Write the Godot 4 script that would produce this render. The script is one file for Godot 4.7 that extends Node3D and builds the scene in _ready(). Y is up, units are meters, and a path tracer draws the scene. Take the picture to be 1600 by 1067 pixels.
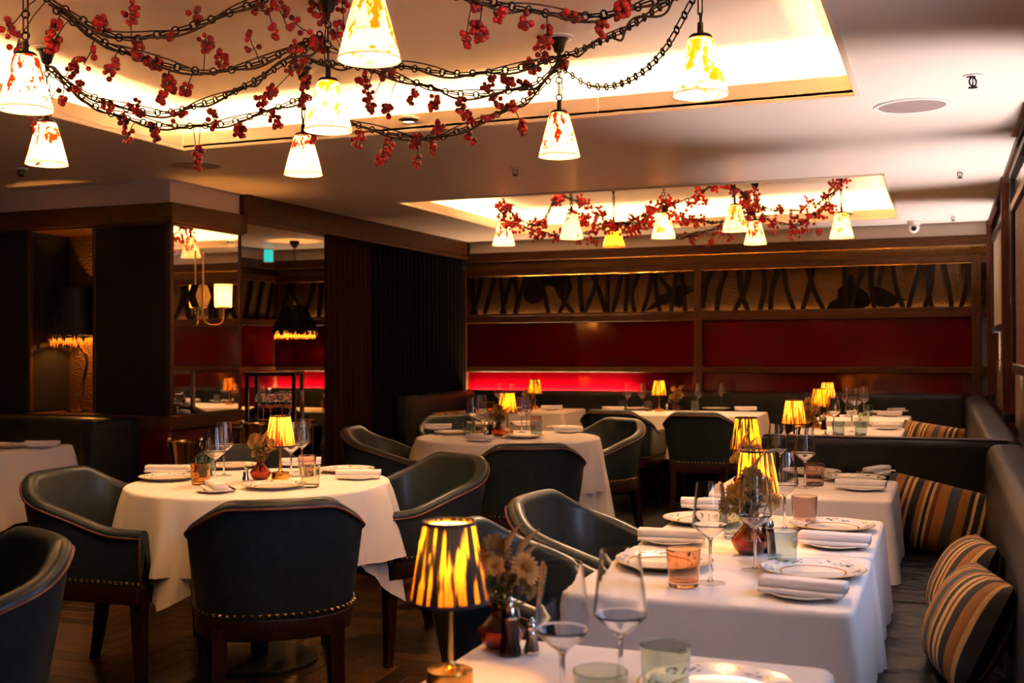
extends Node3D
# Evening restaurant: leather armchairs, white cloths, pleated lamps, berry garlands under lit ceiling coffers.

const FOCAL := 1750.0
const EYE := Vector3(0, 1.31, 0)
const CEIL := 2.38
const UPPER := 2.58
const BACK := -10.4
const TOP := 0.752

var cam_basis: Basis
var rng := RandomNumberGenerator.new()
var M := {}
var counts := {}
var cache := {}

# ---------------------------------------------------------------- mesh maker
class Mb:
	var v := PackedVector3Array()
	var n := PackedVector3Array()
	var t := PackedVector2Array()
	var ix := PackedInt32Array()
	var xf := Transform3D()

	func grid(p: Array, cu := false, cv := false, us := 1.0, vs := 1.0) -> Mb:
		var R: int = p.size()
		var C: int = p[0].size()
		var acc := PackedVector3Array()
		acc.resize(R * C)
		for i in (R if cv else R - 1):
			var i2 := (i + 1) % R
			for j in (C if cu else C - 1):
				var j2 := (j + 1) % C
				var a: Vector3 = p[i][j]
				var b: Vector3 = p[i][j2]
				var c: Vector3 = p[i2][j2]
				var d: Vector3 = p[i2][j]
				var g := -(c - a).cross(d - b)
				acc[i * C + j] += g
				acc[i * C + j2] += g
				acc[i2 * C + j2] += g
				acc[i2 * C + j] += g
		var base := v.size()
		var RR := R + (1 if cv else 0)
		var CC := C + (1 if cu else 0)
		for i in RR:
			for j in CC:
				var q: Vector3 = p[i % R][j % C]
				v.append(xf * q)
				n.append((xf.basis * acc[(i % R) * C + j % C]).normalized())
				t.append(Vector2(us * j / maxf(1, CC - 1), vs * i / maxf(1, RR - 1)))
		for i in RR - 1:
			for j in CC - 1:
				var a := base + i * CC + j
				var b := a + 1
				var c := a + CC + 1
				var d := a + CC
				ix.append_array([a, b, c, a, c, d])
		return self

	func tri(a: Vector3, b: Vector3, c: Vector3) -> void:
		var g := -(b - a).cross(c - a)
		var base := v.size()
		for q in [a, b, c]:
			v.append(xf * q)
			n.append((xf.basis * g).normalized())
			t.append(Vector2(q.x, q.y))
		ix.append_array([base, base + 1, base + 2])

	func quad(a: Vector3, b: Vector3, c: Vector3, d: Vector3) -> void:
		var g := -(c - a).cross(d - b)
		var base := v.size()
		var uv := [Vector2(0, 0), Vector2(1, 0), Vector2(1, 1), Vector2(0, 1)]
		var k := 0
		for q in [a, b, c, d]:
			v.append(xf * q)
			n.append((xf.basis * g).normalized())
			t.append(uv[k])
			k += 1
		ix.append_array([base, base + 1, base + 2, base, base + 2, base + 3])

	# a box with chamfered edges, from lo to hi
	func box(lo: Vector3, hi: Vector3, b := 0.0) -> Mb:
		var c := (lo + hi) / 2.0
		var h := (hi - lo).abs() / 2.0
		b = minf(b, minf(h.x, minf(h.y, h.z)) * 0.49)
		for ax in 3:
			for s in [-1.0, 1.0]:
				var a1 := (ax + 1) % 3
				var a2 := (ax + 2) % 3
				var pts := []
				for k in [[-1, -1], [1, -1], [1, 1], [-1, 1]]:
					var q := Vector3()
					q[ax] = s * h[ax]
					q[a1] = k[0] * (h[a1] - b)
					q[a2] = k[1] * (h[a2] - b)
					pts.append(c + q)
				if s > 0:
					quad(pts[3], pts[2], pts[1], pts[0])
				else:
					quad(pts[0], pts[1], pts[2], pts[3])
		if b > 0.0:
			for ax in 3:
				var a1 := (ax + 1) % 3
				var a2 := (ax + 2) % 3
				for s1 in [-1.0, 1.0]:
					for s2 in [-1.0, 1.0]:
						var e := []
						for k in [[-1, 0], [1, 0], [1, 1], [-1, 1]]:
							var q := Vector3()
							q[ax] = k[0] * (h[ax] - b)
							q[a1] = s1 * (h[a1] - (0.0 if k[1] == 0 else b))
							q[a2] = s2 * (h[a2] - (b if k[1] == 0 else 0.0))
							e.append(c + q)
						if s1 * s2 > 0:
							quad(e[3], e[2], e[1], e[0])
						else:
							quad(e[0], e[1], e[2], e[3])
			for sx in [-1.0, 1.0]:
				for sy in [-1.0, 1.0]:
					for sz in [-1.0, 1.0]:
						var q1 := c + Vector3(sx * h.x, sy * (h.y - b), sz * (h.z - b))
						var q2 := c + Vector3(sx * (h.x - b), sy * h.y, sz * (h.z - b))
						var q3 := c + Vector3(sx * (h.x - b), sy * (h.y - b), sz * h.z)
						if sx * sy * sz > 0:
							tri(q3, q2, q1)
						else:
							tri(q1, q2, q3)
		return self

	# profile of (radius, height) turned about y; corners sharper than 42 degrees stay sharp
	func lathe(prof: Array, seg := 24) -> Mb:
		var run := [prof[0]]
		for k in range(1, prof.size()):
			run.append(prof[k])
			var cut := k == prof.size() - 1
			if not cut:
				var d1: Vector2 = (prof[k] - prof[k - 1]).normalized()
				var d2: Vector2 = (prof[k + 1] - prof[k]).normalized()
				cut = d1.dot(d2) < 0.74
			if cut:
				var rows := []
				for q in run:
					var row := PackedVector3Array()
					for j in seg:
						var a := -TAU * j / seg
						row.append(Vector3(cos(a) * q.x, q.y, sin(a) * q.x))
					rows.append(row)
				grid(rows, true, false)
				run = [prof[k]]
		return self

	func tube(path: Array, r, seg := 8, closed := false) -> Mb:
		var rows := []
		var N: int = path.size()
		var up := Vector3.UP
		var prev := Vector3()
		for i in N:
			var a: Vector3 = path[(i - 1 + N) % N] if closed or i > 0 else path[0]
			var b: Vector3 = path[(i + 1) % N] if closed or i < N - 1 else path[N - 1]
			var d := (b - a).normalized()
			if i == 0:
				up = Vector3.UP if absf(d.y) < 0.9 else Vector3.RIGHT
				up = (up - d * up.dot(d)).normalized()
			else:
				up = (up - d * up.dot(d)).normalized()
			prev = d
			var s := d.cross(up)
			var rad: float = r[i] if r is Array or r is PackedFloat32Array else r
			var row := PackedVector3Array()
			for j in seg:
				var an := TAU * j / seg
				row.append(path[i] + (up * cos(an) + s * sin(an)) * rad)
			rows.append(row)
		if not closed:
			var r0 := PackedVector3Array()
			var r1 := PackedVector3Array()
			for j in seg:
				r0.append(path[0])
				r1.append(path[N - 1])
			rows.push_front(r0)
			rows.append(r1)
		grid(rows, true, closed)
		return self

	# polygon in x, y pushed from z0 to z1
	func plate(poly: PackedVector2Array, z0: float, z1: float) -> Mb:
		var tr := Geometry2D.triangulate_polygon(poly)
		for k in range(0, tr.size(), 3):
			var a := poly[tr[k]]
			var b := poly[tr[k + 1]]
			var c := poly[tr[k + 2]]
			if (b - a).cross(c - a) > 0:
				var s := b
				b = c
				c = s
			tri(Vector3(a.x, a.y, z1), Vector3(b.x, b.y, z1), Vector3(c.x, c.y, z1))
			tri(Vector3(a.x, a.y, z0), Vector3(c.x, c.y, z0), Vector3(b.x, b.y, z0))
		var cw := Geometry2D.is_polygon_clockwise(poly)
		for k in poly.size():
			var a := poly[k]
			var b := poly[(k + 1) % poly.size()]
			if cw:
				quad(Vector3(a.x, a.y, z1), Vector3(a.x, a.y, z0), Vector3(b.x, b.y, z0), Vector3(b.x, b.y, z1))
			else:
				quad(Vector3(b.x, b.y, z1), Vector3(b.x, b.y, z0), Vector3(a.x, a.y, z0), Vector3(a.x, a.y, z1))
		return self

	func ball(c: Vector3, r: Vector3, seg := 10, rings := 6) -> Mb:
		var rows := []
		for i in rings + 1:
			var ph := PI * i / rings
			var row := PackedVector3Array()
			for j in seg:
				var a := -TAU * j / seg
				row.append(c + Vector3(cos(a) * sin(ph) * r.x, cos(ph) * r.y, sin(a) * sin(ph) * r.z))
			rows.append(row)
		grid(rows, true, false)
		return self

	func mesh() -> ArrayMesh:
		var a := []
		a.resize(Mesh.ARRAY_MAX)
		a[Mesh.ARRAY_VERTEX] = v
		a[Mesh.ARRAY_NORMAL] = n
		a[Mesh.ARRAY_TEX_UV] = t
		a[Mesh.ARRAY_INDEX] = ix
		var m := ArrayMesh.new()
		m.add_surface_from_arrays(Mesh.PRIMITIVE_TRIANGLES, a)
		return m

# ---------------------------------------------------------------- scene helpers
func numbered(called: String) -> String:
	var k: int = counts.get(called, 0)
	counts[called] = k + 1
	return called if k == 0 else "%s_%03d" % [called, k]

func obj(called: String, mesh: Mesh, m: Material, parent: Node3D = null, at := Vector3.ZERO) -> MeshInstance3D:
	var o := MeshInstance3D.new()
	o.mesh = mesh
	o.material_override = m
	o.position = at
	o.cast_shadow = GeometryInstance3D.SHADOW_CASTING_SETTING_ON
	if parent == null:
		o.name = numbered(called)
		add_child(o)
	else:
		o.name = called
		parent.add_child(o, true)
	return o

func tag(o: Node3D, label: String, category: String, group := "", kind := "") -> Node3D:
	o.set_meta("label", label)
	o.set_meta("category", category)
	if group:
		o.set_meta("group", group)
	if kind:
		o.set_meta("kind", kind)
	return o

func thing(called: String, label: String, category: String, at := Vector3.ZERO, turn := 0.0, group := "") -> Node3D:
	var o := Node3D.new()
	o.name = numbered(called)
	add_child(o)
	o.position = at
	o.rotation.y = turn
	tag(o, label, category, group)
	return o

func struct(called: String, mesh: Mesh, m: Material, label := "") -> MeshInstance3D:
	var o := obj(called, mesh, m)
	o.set_meta("kind", "structure")
	if label:
		o.set_meta("label", label)
	return o

func hold(called: String, label: String) -> Node3D:
	var o := Node3D.new()
	o.name = numbered(called)
	add_child(o)
	o.set_meta("kind", "structure")
	o.set_meta("label", label)
	return o

func bx(lo: Vector3, hi: Vector3, b := 0.0) -> ArrayMesh:
	return Mb.new().box(lo, hi, b).mesh()

func omni(parent: Node3D, at: Vector3, color: Color, energy: float, size := 0.02) -> OmniLight3D:
	var l := OmniLight3D.new()
	l.name = "light"
	l.light_color = color
	l.light_energy = energy
	l.light_size = size
	l.omni_range = 14.0
	l.omni_attenuation = 2.0
	l.shadow_enabled = true
	l.position = at
	parent.add_child(l, true)
	return l

func area(parent: Node3D, at: Vector3, towards: Vector3, size: Vector2, color: Color, energy: float, up := Vector3.UP) -> AreaLight3D:
	var l := AreaLight3D.new()
	l.name = "light"
	l.light_color = color
	l.light_energy = energy
	l.area_size = size
	l.area_normalize_energy = true
	l.area_range = 14.0
	l.shadow_enabled = true
	parent.add_child(l, true)
	l.look_at_from_position(at, at + towards, up)
	return l

func ray(u: float, v: float) -> Vector3:
	return cam_basis * Vector3((u - 800.0) / FOCAL, -(v - 533.5) / FOCAL, -1.0)

# where the photograph's point (u, v) lies: at a distance, on a level, on the back wall
func far(u: float, v: float, d: float) -> Vector3:
	return EYE + ray(u, v) * d

func on(u: float, v: float, y := TOP) -> Vector3:
	var r := ray(u, v)
	return EYE + r * ((y - EYE.y) / r.y)

func at_z(u: float, v: float, z: float) -> Vector3:
	var r := ray(u, v)
	return EYE + r * (z / r.z)

func curve(pts: Array, step := 0.02) -> Array:
	var c := Curve3D.new()
	for i in pts.size():
		var a: Vector3 = pts[maxi(i - 1, 0)]
		var b: Vector3 = pts[mini(i + 1, pts.size() - 1)]
		var tg := (b - a) / 6.0
		c.add_point(pts[i], -tg, tg)
	var out := []
	var L := c.get_baked_length()
	var k := maxi(2, int(L / step))
	for i in k + 1:
		out.append(c.sample_baked(L * i / k, true))
	return out

# ---------------------------------------------------------------- materials
func mat(color: Color, rough: float, metal := 0.0, spec := 0.5) -> StandardMaterial3D:
	var m := StandardMaterial3D.new()
	m.albedo_color = color
	m.roughness = rough
	m.metallic = metal
	m.metallic_specular = spec
	return m

func noise_tex(freq: float, stops: Array, as_normal := false, octaves := 4, bump := 4.0, kind := FastNoiseLite.TYPE_SIMPLEX_SMOOTH, size := 512) -> NoiseTexture2D:
	var f := FastNoiseLite.new()
	f.seed = 7 + int(freq * 1000.0)
	f.noise_type = kind
	f.frequency = freq
	f.fractal_octaves = octaves
	var t := NoiseTexture2D.new()
	t.width = size
	t.height = size
	t.seamless = true
	t.noise = f
	if as_normal:
		t.as_normal_map = true
		t.bump_strength = bump
	elif stops:
		var g := Gradient.new()
		g.offsets = PackedFloat32Array(stops.map(func(s): return s[0]))
		g.colors = PackedColorArray(stops.map(func(s): return s[1]))
		t.color_ramp = g
	return t

func tri(m: StandardMaterial3D, scale: Vector3, world := false) -> StandardMaterial3D:
	m.uv1_triplanar = true
	m.uv1_world_triplanar = world
	m.uv1_scale = scale
	return m

func wood(a: Color, b: Color, scale: Vector3, rough := 0.4) -> StandardMaterial3D:
	var m := mat(Color.WHITE, rough)
	var key := "wood%s%s" % [a, b]
	if not cache.has(key):
		cache[key] = noise_tex(0.012, [[0.15, a], [0.45, a.lerp(b, 0.55)], [0.6, b], [0.85, a.lerp(b, 0.2)]], false, 5)
	m.albedo_texture = cache[key]
	m.metallic_specular = 0.3
	return tri(m, scale)

func hash01(a: int, b: int) -> float:
	return float(hash(Vector2i(a, b)) % 100003) / 100003.0

func make_materials() -> void:
	M.ceiling = mat(Color(0.86, 0.80, 0.74), 0.42, 0.0, 0.5)
	M.upper = mat(Color(0.88, 0.83, 0.77), 0.5)
	M.plaster = mat(Color(0.80, 0.74, 0.68), 0.75)
	M.fascia = mat(Color(0.82, 0.75, 0.66), 0.16, 0.0)
	M.lip = mat(Color(0.86, 0.78, 0.68), 0.35)
	var wa := Color(0.175, 0.092, 0.034)
	var wb := Color(0.30, 0.165, 0.06)
	M.wood_x = wood(wa, wb, Vector3(0.7, 9, 9), 0.45)
	M.wood_y = wood(wa, wb, Vector3(9, 0.7, 9), 0.45)
	M.wood_z = wood(wa, wb, Vector3(9, 9, 0.7), 0.45)
	M.pier = wood(Color(0.20, 0.09, 0.05), Color(0.34, 0.17, 0.09), Vector3(9, 0.7, 9), 0.4)
	M.chair_wood = wood(Color(0.11, 0.045, 0.03), Color(0.20, 0.09, 0.055), Vector3(12, 2, 12), 0.35)
	M.floor = []
	for k in 5:
		var d := 0.75 + 0.13 * k
		M.floor.append(wood(Color(0.20 * d, 0.125 * d, 0.07 * d), Color(0.33 * d, 0.215 * d, 0.12 * d), Vector3(1.2, 10, 16), 0.3))
	M.screed = mat(Color(0.05, 0.035, 0.025), 0.8)
	# leather: fine grain and slow unevenness of tone
	M.leather = mat(Color.WHITE, 0.33, 0.0, 0.38)
	M.leather.albedo_texture = noise_tex(0.01, [[0.2, Color(0.112, 0.145, 0.155)], [0.8, Color(0.145, 0.18, 0.19)]], false, 4)
	M.leather.normal_enabled = true
	M.leather.normal_texture = noise_tex(0.07, [], true, 3, 2.0, FastNoiseLite.TYPE_CELLULAR)
	M.leather.normal_scale = 0.16
	tri(M.leather, Vector3(5, 5, 5))
	M.bench = mat(Color.WHITE, 0.38, 0.0, 0.28)
	M.bench.albedo_texture = noise_tex(0.013, [[0.2, Color(0.10, 0.105, 0.105)], [0.8, Color(0.14, 0.14, 0.135)]], false, 4)
	M.bench.normal_enabled = true
	M.bench.normal_texture = noise_tex(0.02, [], true, 4, 3.0)
	M.bench.normal_scale = 0.35
	tri(M.bench, Vector3(1.1, 1.1, 3.0))
	M.piping = mat(Color(0.30, 0.10, 0.07), 0.4)
	M.nail = mat(Color(0.50, 0.38, 0.22), 0.35, 1.0)
	M.brass = mat(Color(0.83, 0.62, 0.30), 0.22, 1.0)
	M.iron = mat(Color(0.10, 0.075, 0.055), 0.5, 0.7)
	M.chrome = mat(Color(0.80, 0.78, 0.76), 0.12, 1.0)
	M.silver = mat(Color(0.86, 0.84, 0.80), 0.15, 1.0)
	M.mirror = mat(Color(0.93, 0.90, 0.85), 0.015, 1.0)
	M.black = mat(Color(0.03, 0.028, 0.026), 0.5)
	M.cloth = mat(Color(0.88, 0.84, 0.80), 0.85)
	M.cloth.normal_enabled = true
	M.cloth.normal_texture = noise_tex(0.25, [], true, 2, 1.5)
	M.cloth.normal_scale = 0.12
	tri(M.cloth, Vector3(14, 14, 14))
	M.cloth.rim_enabled = true
	M.cloth.rim = 0.15
	M.napkin = M.cloth.duplicate()
	M.napkin.albedo_color = Color(0.90, 0.86, 0.83)
	M.porcelain = mat(Color.WHITE, 0.12)
	M.porcelain.albedo_texture = plate_print()
	M.china = mat(Color(0.93, 0.90, 0.86), 0.12)
	M.glass = mat(Color(0.96, 0.97, 0.98, 0.02), 0.02)
	M.glass.transparency = BaseMaterial3D.TRANSPARENCY_ALPHA
	M.crystal = mat(Color(0.98, 0.985, 0.99, 0.0), 0.0)
	M.crystal.refraction_enabled = true
	M.crystal.refraction_scale = 0.05
	var tints := {"peach": Color(0.97, 0.82, 0.69), "pink": Color(0.94, 0.84, 0.79), "blue": Color(0.82, 0.90, 0.92), "green": Color(0.87, 0.90, 0.84), "teal": Color(0.58, 0.80, 0.80), "amber": Color(0.97, 0.76, 0.48), "clear": Color(0.93, 0.93, 0.86)}
	for k in tints:
		M["tumbler_" + k] = mat(Color(tints[k], 0.0), 0.0)
		M["tumbler_" + k].refraction_enabled = true
		M["tumbler_" + k].refraction_scale = 0.05
	M.amber_glass = mat(Color(0.74, 0.40, 0.12, 0.0), 0.02)
	M.amber_glass.refraction_enabled = true
	M.amber_glass.refraction_scale = 0.05
	M.pepper = mat(Color(0.13, 0.035, 0.02), 0.15)
	M.red = mat(Color(0.27, 0.0, 0.016), 0.13)
	M.red.clearcoat_enabled = true
	M.red.clearcoat = 0.6
	M.red.clearcoat_roughness = 0.06
	M.red_matt = mat(Color(0.32, 0.02, 0.025), 0.4)
	M.hammered = mat(Color(0.36, 0.25, 0.115), 0.45, 0.6)
	M.hammered.normal_enabled = true
	M.hammered.normal_texture = noise_tex(0.06, [], true, 3, 7.0, FastNoiseLite.TYPE_CELLULAR)
	M.hammered.normal_scale = 1.2
	tri(M.hammered, Vector3(2.2, 2.2, 2.2))
	M.branch = mat(Color(0.085, 0.05, 0.026), 0.6, 0.0, 0.2)
	M.beast = mat(Color(0.055, 0.035, 0.022), 0.6, 0.0, 0.2)
	M.panel = mat(Color(0.12, 0.105, 0.085), 0.8, 0.0, 0.2)
	M.panel.normal_enabled = true
	M.panel.normal_texture = noise_tex(0.2, [], true, 2, 3.0)
	M.panel.normal_scale = 0.3
	tri(M.panel, Vector3(6, 6, 6))
	M.curtain = mat(Color(0.06, 0.055, 0.052), 0.9, 0.0, 0.08)
	M.curtain_brown = mat(Color(0.14, 0.075, 0.052), 0.8, 0.0, 0.15)
	M.tile = []
	for k in 4:
		var tm := mat(Color.WHITE, 0.35)
		var s := 0.85 + 0.08 * k
		tm.albedo_texture = noise_tex(0.015 + 0.004 * k, [[0.2, Color(0.40 * s, 0.33 * s, 0.26 * s)], [0.8, Color(0.58 * s, 0.49 * s, 0.39 * s)]], false, 4)
		M.tile.append(tri(tm, Vector3(2, 2, 2)))
	M.grout = mat(Color(0.30, 0.26, 0.21), 0.85)
	M.berry = []
	for c in [Color(0.66, 0.02, 0.025), Color(0.57, 0.015, 0.022), Color(0.45, 0.012, 0.02)]:
		M.berry.append(mat(c, 0.28))
	M.twig = mat(Color(0.22, 0.135, 0.06), 0.75)
	M.white_plastic = mat(Color(0.82, 0.80, 0.77), 0.4)
	M.grille = mat(Color(0.55, 0.48, 0.46), 0.55)
	M.lens = mat(Color(0.02, 0.02, 0.02), 0.1)
	M.cream_shade = mat(Color(0.96, 0.86, 0.66), 0.6)
	M.cream_shade.backlight_enabled = true
	M.cream_shade.backlight = Color(0.95, 0.85, 0.65)
	M.diffuser = mat(Color(0.95, 0.93, 0.90), 0.6)
	M.diffuser.backlight_enabled = true
	M.diffuser.backlight = Color(1.0, 0.98, 0.95)
	M.feather = mat(Color(0.045, 0.03, 0.022), 0.6)
	M.feather_tip = mat(Color(0.75, 0.42, 0.18), 0.6)
	M.feather_tip.backlight_enabled = true
	M.feather_tip.backlight = Color(0.8, 0.5, 0.25)
	M.painting = mat(Color.WHITE, 0.5)
	M.painting.albedo_texture = noise_tex(0.02, [[0.0, Color(0.16, 0.05, 0.04)], [0.4, Color(0.42, 0.13, 0.08)], [0.55, Color(0.60, 0.42, 0.28)], [0.75, Color(0.24, 0.18, 0.12)], [1.0, Color(0.7, 0.55, 0.4)]], false, 5)
	tri(M.painting, Vector3(1.4, 1.4, 1.4))
	M.cream_board = mat(Color(0.78, 0.70, 0.58), 0.6)
	for k in 3:
		var sm := mat(Color.WHITE, 0.55)
		sm.albedo_texture = pleat_print(k)
		sm.backlight_enabled = true
		sm.backlight = Color(1.0, 0.93, 0.80)
		sm.cull_mode = BaseMaterial3D.CULL_DISABLED
		M["pleat%d" % k] = sm
		var gm := mat(Color.WHITE, 0.18)
		gm.albedo_texture = glass_print(k)
		gm.backlight_enabled = true
		gm.backlight = Color(1.0, 0.96, 0.90)
		M["shade%d" % k] = gm
	M.shade_amber = mat(Color(0.85, 0.42, 0.08), 0.2)
	M.shade_amber.backlight_enabled = true
	M.shade_amber.backlight = Color(1.0, 0.62, 0.2)
	M.shade_trim = mat(Color(0.05, 0.07, 0.12), 0.6)
	M.lining = mat(Color(0.93, 0.90, 0.84), 0.7)
	M.bulb = mat(Color(1, 0.9, 0.75), 0.4)
	M.bulb.emission_enabled = true
	M.bulb.emission = Color(1.0, 0.80, 0.52)
	M.bulb.emission_energy_multiplier = 6.0
	M.strip = mat(Color(1, 0.9, 0.75), 0.4)
	M.strip.emission_enabled = true
	M.strip.emission = Color(1.0, 0.82, 0.56)
	M.strip.emission_energy_multiplier = 3.0
	M.exit = mat(Color(0.1, 0.5, 0.45), 0.4)
	M.exit.emission_enabled = true
	M.exit.emission = Color(0.2, 0.9, 0.85)
	M.exit.emission_energy_multiplier = 0.35
	for k in 2:
		var cm := mat(Color.WHITE, 0.85)
		cm.albedo_texture = stripe_print(k)
		M["stripes%d" % k] = cm
	M.leaf = mat(Color(0.31, 0.33, 0.11), 0.7)
	M.leaf_dry = mat(Color(0.42, 0.33, 0.12), 0.75)
	M.petal_cream = mat(Color(0.78, 0.60, 0.32), 0.75)
	M.petal_pink = mat(Color(0.56, 0.43, 0.18), 0.75)
	M.petal_dark = mat(Color(0.25, 0.03, 0.03), 0.7)
	M.plume = mat(Color(0.62, 0.44, 0.22), 0.85)
	M.frame_dark = mat(Color(0.035, 0.025, 0.02), 0.35)

# the print on the dinner plates: a gold ring and sprigs of leaves on the rim
func plate_print() -> ImageTexture:
	var S := 512
	var im := Image.create(S, S, false, Image.FORMAT_RGB8)
	im.fill(Color(0.93, 0.90, 0.86))
	var c := Vector2(S, S) / 2.0
	var R := S / 2.0
	for y in S:
		for x in S:
			var d := (Vector2(x, y) - c).length() / R
			if d > 0.585 and d < 0.63:
				im.set_pixel(x, y, Color(0.72, 0.47, 0.12).lerp(Color(0.62, 0.38, 0.08), hash01(x / 6, y / 6) * 0.5))
			elif d > 0.965:
				im.set_pixel(x, y, Color(0.78, 0.62, 0.36))
	var r := RandomNumberGenerator.new()
	r.seed = 11
	for g in 5:
		var a0 := TAU * g / 5.0
		for k in 16:
			var a := a0 + r.randf_range(0.05, 0.95)
			var rad := R * r.randf_range(0.72, 0.89)
			var p := c + Vector2(cos(a), sin(a)) * rad
			var dir := Vector2(cos(a + r.randf_range(0.8, 2.4)), sin(a + r.randf_range(0.8, 2.4)))
			var L := r.randf_range(16, 30)
			var col: Color = [Color(0.12, 0.16, 0.08), Color(0.20, 0.13, 0.06), Color(0.16, 0.22, 0.14)][k % 3]
			for s in 30:
				var q := p + dir * L * (s / 29.0 - 0.5)
				var w := 3.2 * sin(PI * s / 29.0) + 0.6
				for dx in range(-3, 4):
					for dy in range(-3, 4):
						if Vector2(dx, dy).length() <= w:
							im.set_pixel(clampi(int(q.x) + dx, 0, S - 1), clampi(int(q.y) + dy, 0, S - 1), col)
	return ImageTexture.create_from_image(im)

# dyed silk of the small shades: gold ground, streaks running along the pleats
func pleat_print(kind: int) -> ImageTexture:
	var W := 512
	var Hh := 128
	var im := Image.create(W, Hh, false, Image.FORMAT_RGB8)
	var f := FastNoiseLite.new()
	f.seed = 31 + kind * 17
	f.frequency = 0.07
	f.fractal_octaves = 3
	var f2 := FastNoiseLite.new()
	f2.seed = 90 + kind
	f2.frequency = 0.022
	var ground: Color = [Color(0.93, 0.66, 0.17), Color(0.96, 0.78, 0.42), Color(0.95, 0.72, 0.26)][kind]
	var streak: Color = [Color(0.035, 0.05, 0.085), Color(0.52, 0.22, 0.06), Color(0.11, 0.10, 0.07)][kind]
	var second: Color = [Color(0.36, 0.34, 0.24), Color(0.40, 0.34, 0.30), Color(0.62, 0.30, 0.07)][kind]
	var cut: float = [-0.02, 0.16, 0.10][kind]
	for x in W:
		for y in Hh:
			var a := TAU * x / W
			var n := f.get_noise_3d(cos(a) * 62.0, sin(a) * 62.0, y * 0.10) + 0.5 * f2.get_noise_3d(cos(a) * 60.0, sin(a) * 60.0, y * 0.22)
			var col := ground.lerp(second, smoothstep(cut - 0.16, cut, n))
			col = col.lerp(streak, smoothstep(cut, cut + 0.06, n))
			im.set_pixel(x, y, col)
	return ImageTexture.create_from_image(im)

# mottled pendant glass: milky, with red and amber blotches gathered towards the top
func glass_print(kind: int) -> ImageTexture:
	var W := 256
	var Hh := 128
	var im := Image.create(W, Hh, false, Image.FORMAT_RGB8)
	var f := FastNoiseLite.new()
	f.seed = 5 + kind * 3
	f.frequency = 0.045
	f.fractal_octaves = 5
	var tint: Color = [Color(0.80, 0.07, 0.03), Color(0.80, 0.34, 0.05), Color(0.72, 0.10, 0.05)][kind]
	for x in W:
		for y in Hh:
			var a := TAU * x / W
			var h := float(y) / Hh
			var n := f.get_noise_3d(cos(a) * 30.0, sin(a) * 30.0, y * 0.7) + 0.5 * f.get_noise_3d(cos(a) * 110.0, sin(a) * 110.0, y * 2.6)
			var milk := Color(0.98, 0.93, 0.82)
			var k := smoothstep(0.02, 0.22, n + 0.46 - h * 0.85)
			var col := milk.lerp(tint, k)
			if h < 0.12:
				col = col.lerp(Color(0.42, 0.20, 0.06), smoothstep(-0.2, 0.3, n + 0.2) * 0.8)
			im.set_pixel(x, y, col)
	return ImageTexture.create_from_image(im)

func stripe_print(kind: int) -> ImageTexture:
	var W := 512
	var im := Image.create(W, 64, false, Image.FORMAT_RGB8)
	var ochre := Color(0.54, 0.34, 0.085)
	var dark := Color(0.07, 0.055, 0.05)
	var blue := Color(0.20, 0.23, 0.24)
	var cream := Color(0.74, 0.58, 0.33)
	var rust := Color(0.36, 0.15, 0.05)
	var green := Color(0.26, 0.25, 0.11)
	var seq := [[blue, 5], [ochre, 6], [dark, 2], [cream, 2], [rust, 2], [cream, 2], [dark, 5], [ochre, 3], [cream, 2], [dark, 2], [cream, 2], [rust, 3], [ochre, 7], [blue, 6], [rust, 1], [ochre, 6], [dark, 3], [cream, 2], [dark, 4], [cream, 2], [dark, 3], [ochre, 5]]
	if kind == 1:
		seq = [[ochre, 6], [blue, 5], [rust, 2], [ochre, 6], [green, 4], [cream, 2], [rust, 1], [ochre, 5], [dark, 2], [blue, 5], [ochre, 4], [cream, 2], [dark, 4], [cream, 3], [rust, 2], [cream, 2], [dark, 5], [ochre, 5], [cream, 2], [dark, 3]]
	var total := 0
	for s in seq:
		total += s[1]
	var x0 := 0.0
	for s in seq:
		var x1: float = x0 + 512.0 * s[1] / total
		for x in range(int(x0), mini(512, int(x1) + 1)):
			for y in 64:
				var c: Color = s[0]
				im.set_pixel(x, y, c * (0.88 + 0.24 * hash01(x, y)))
		x0 = x1
	return ImageTexture.create_from_image(im)

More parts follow.
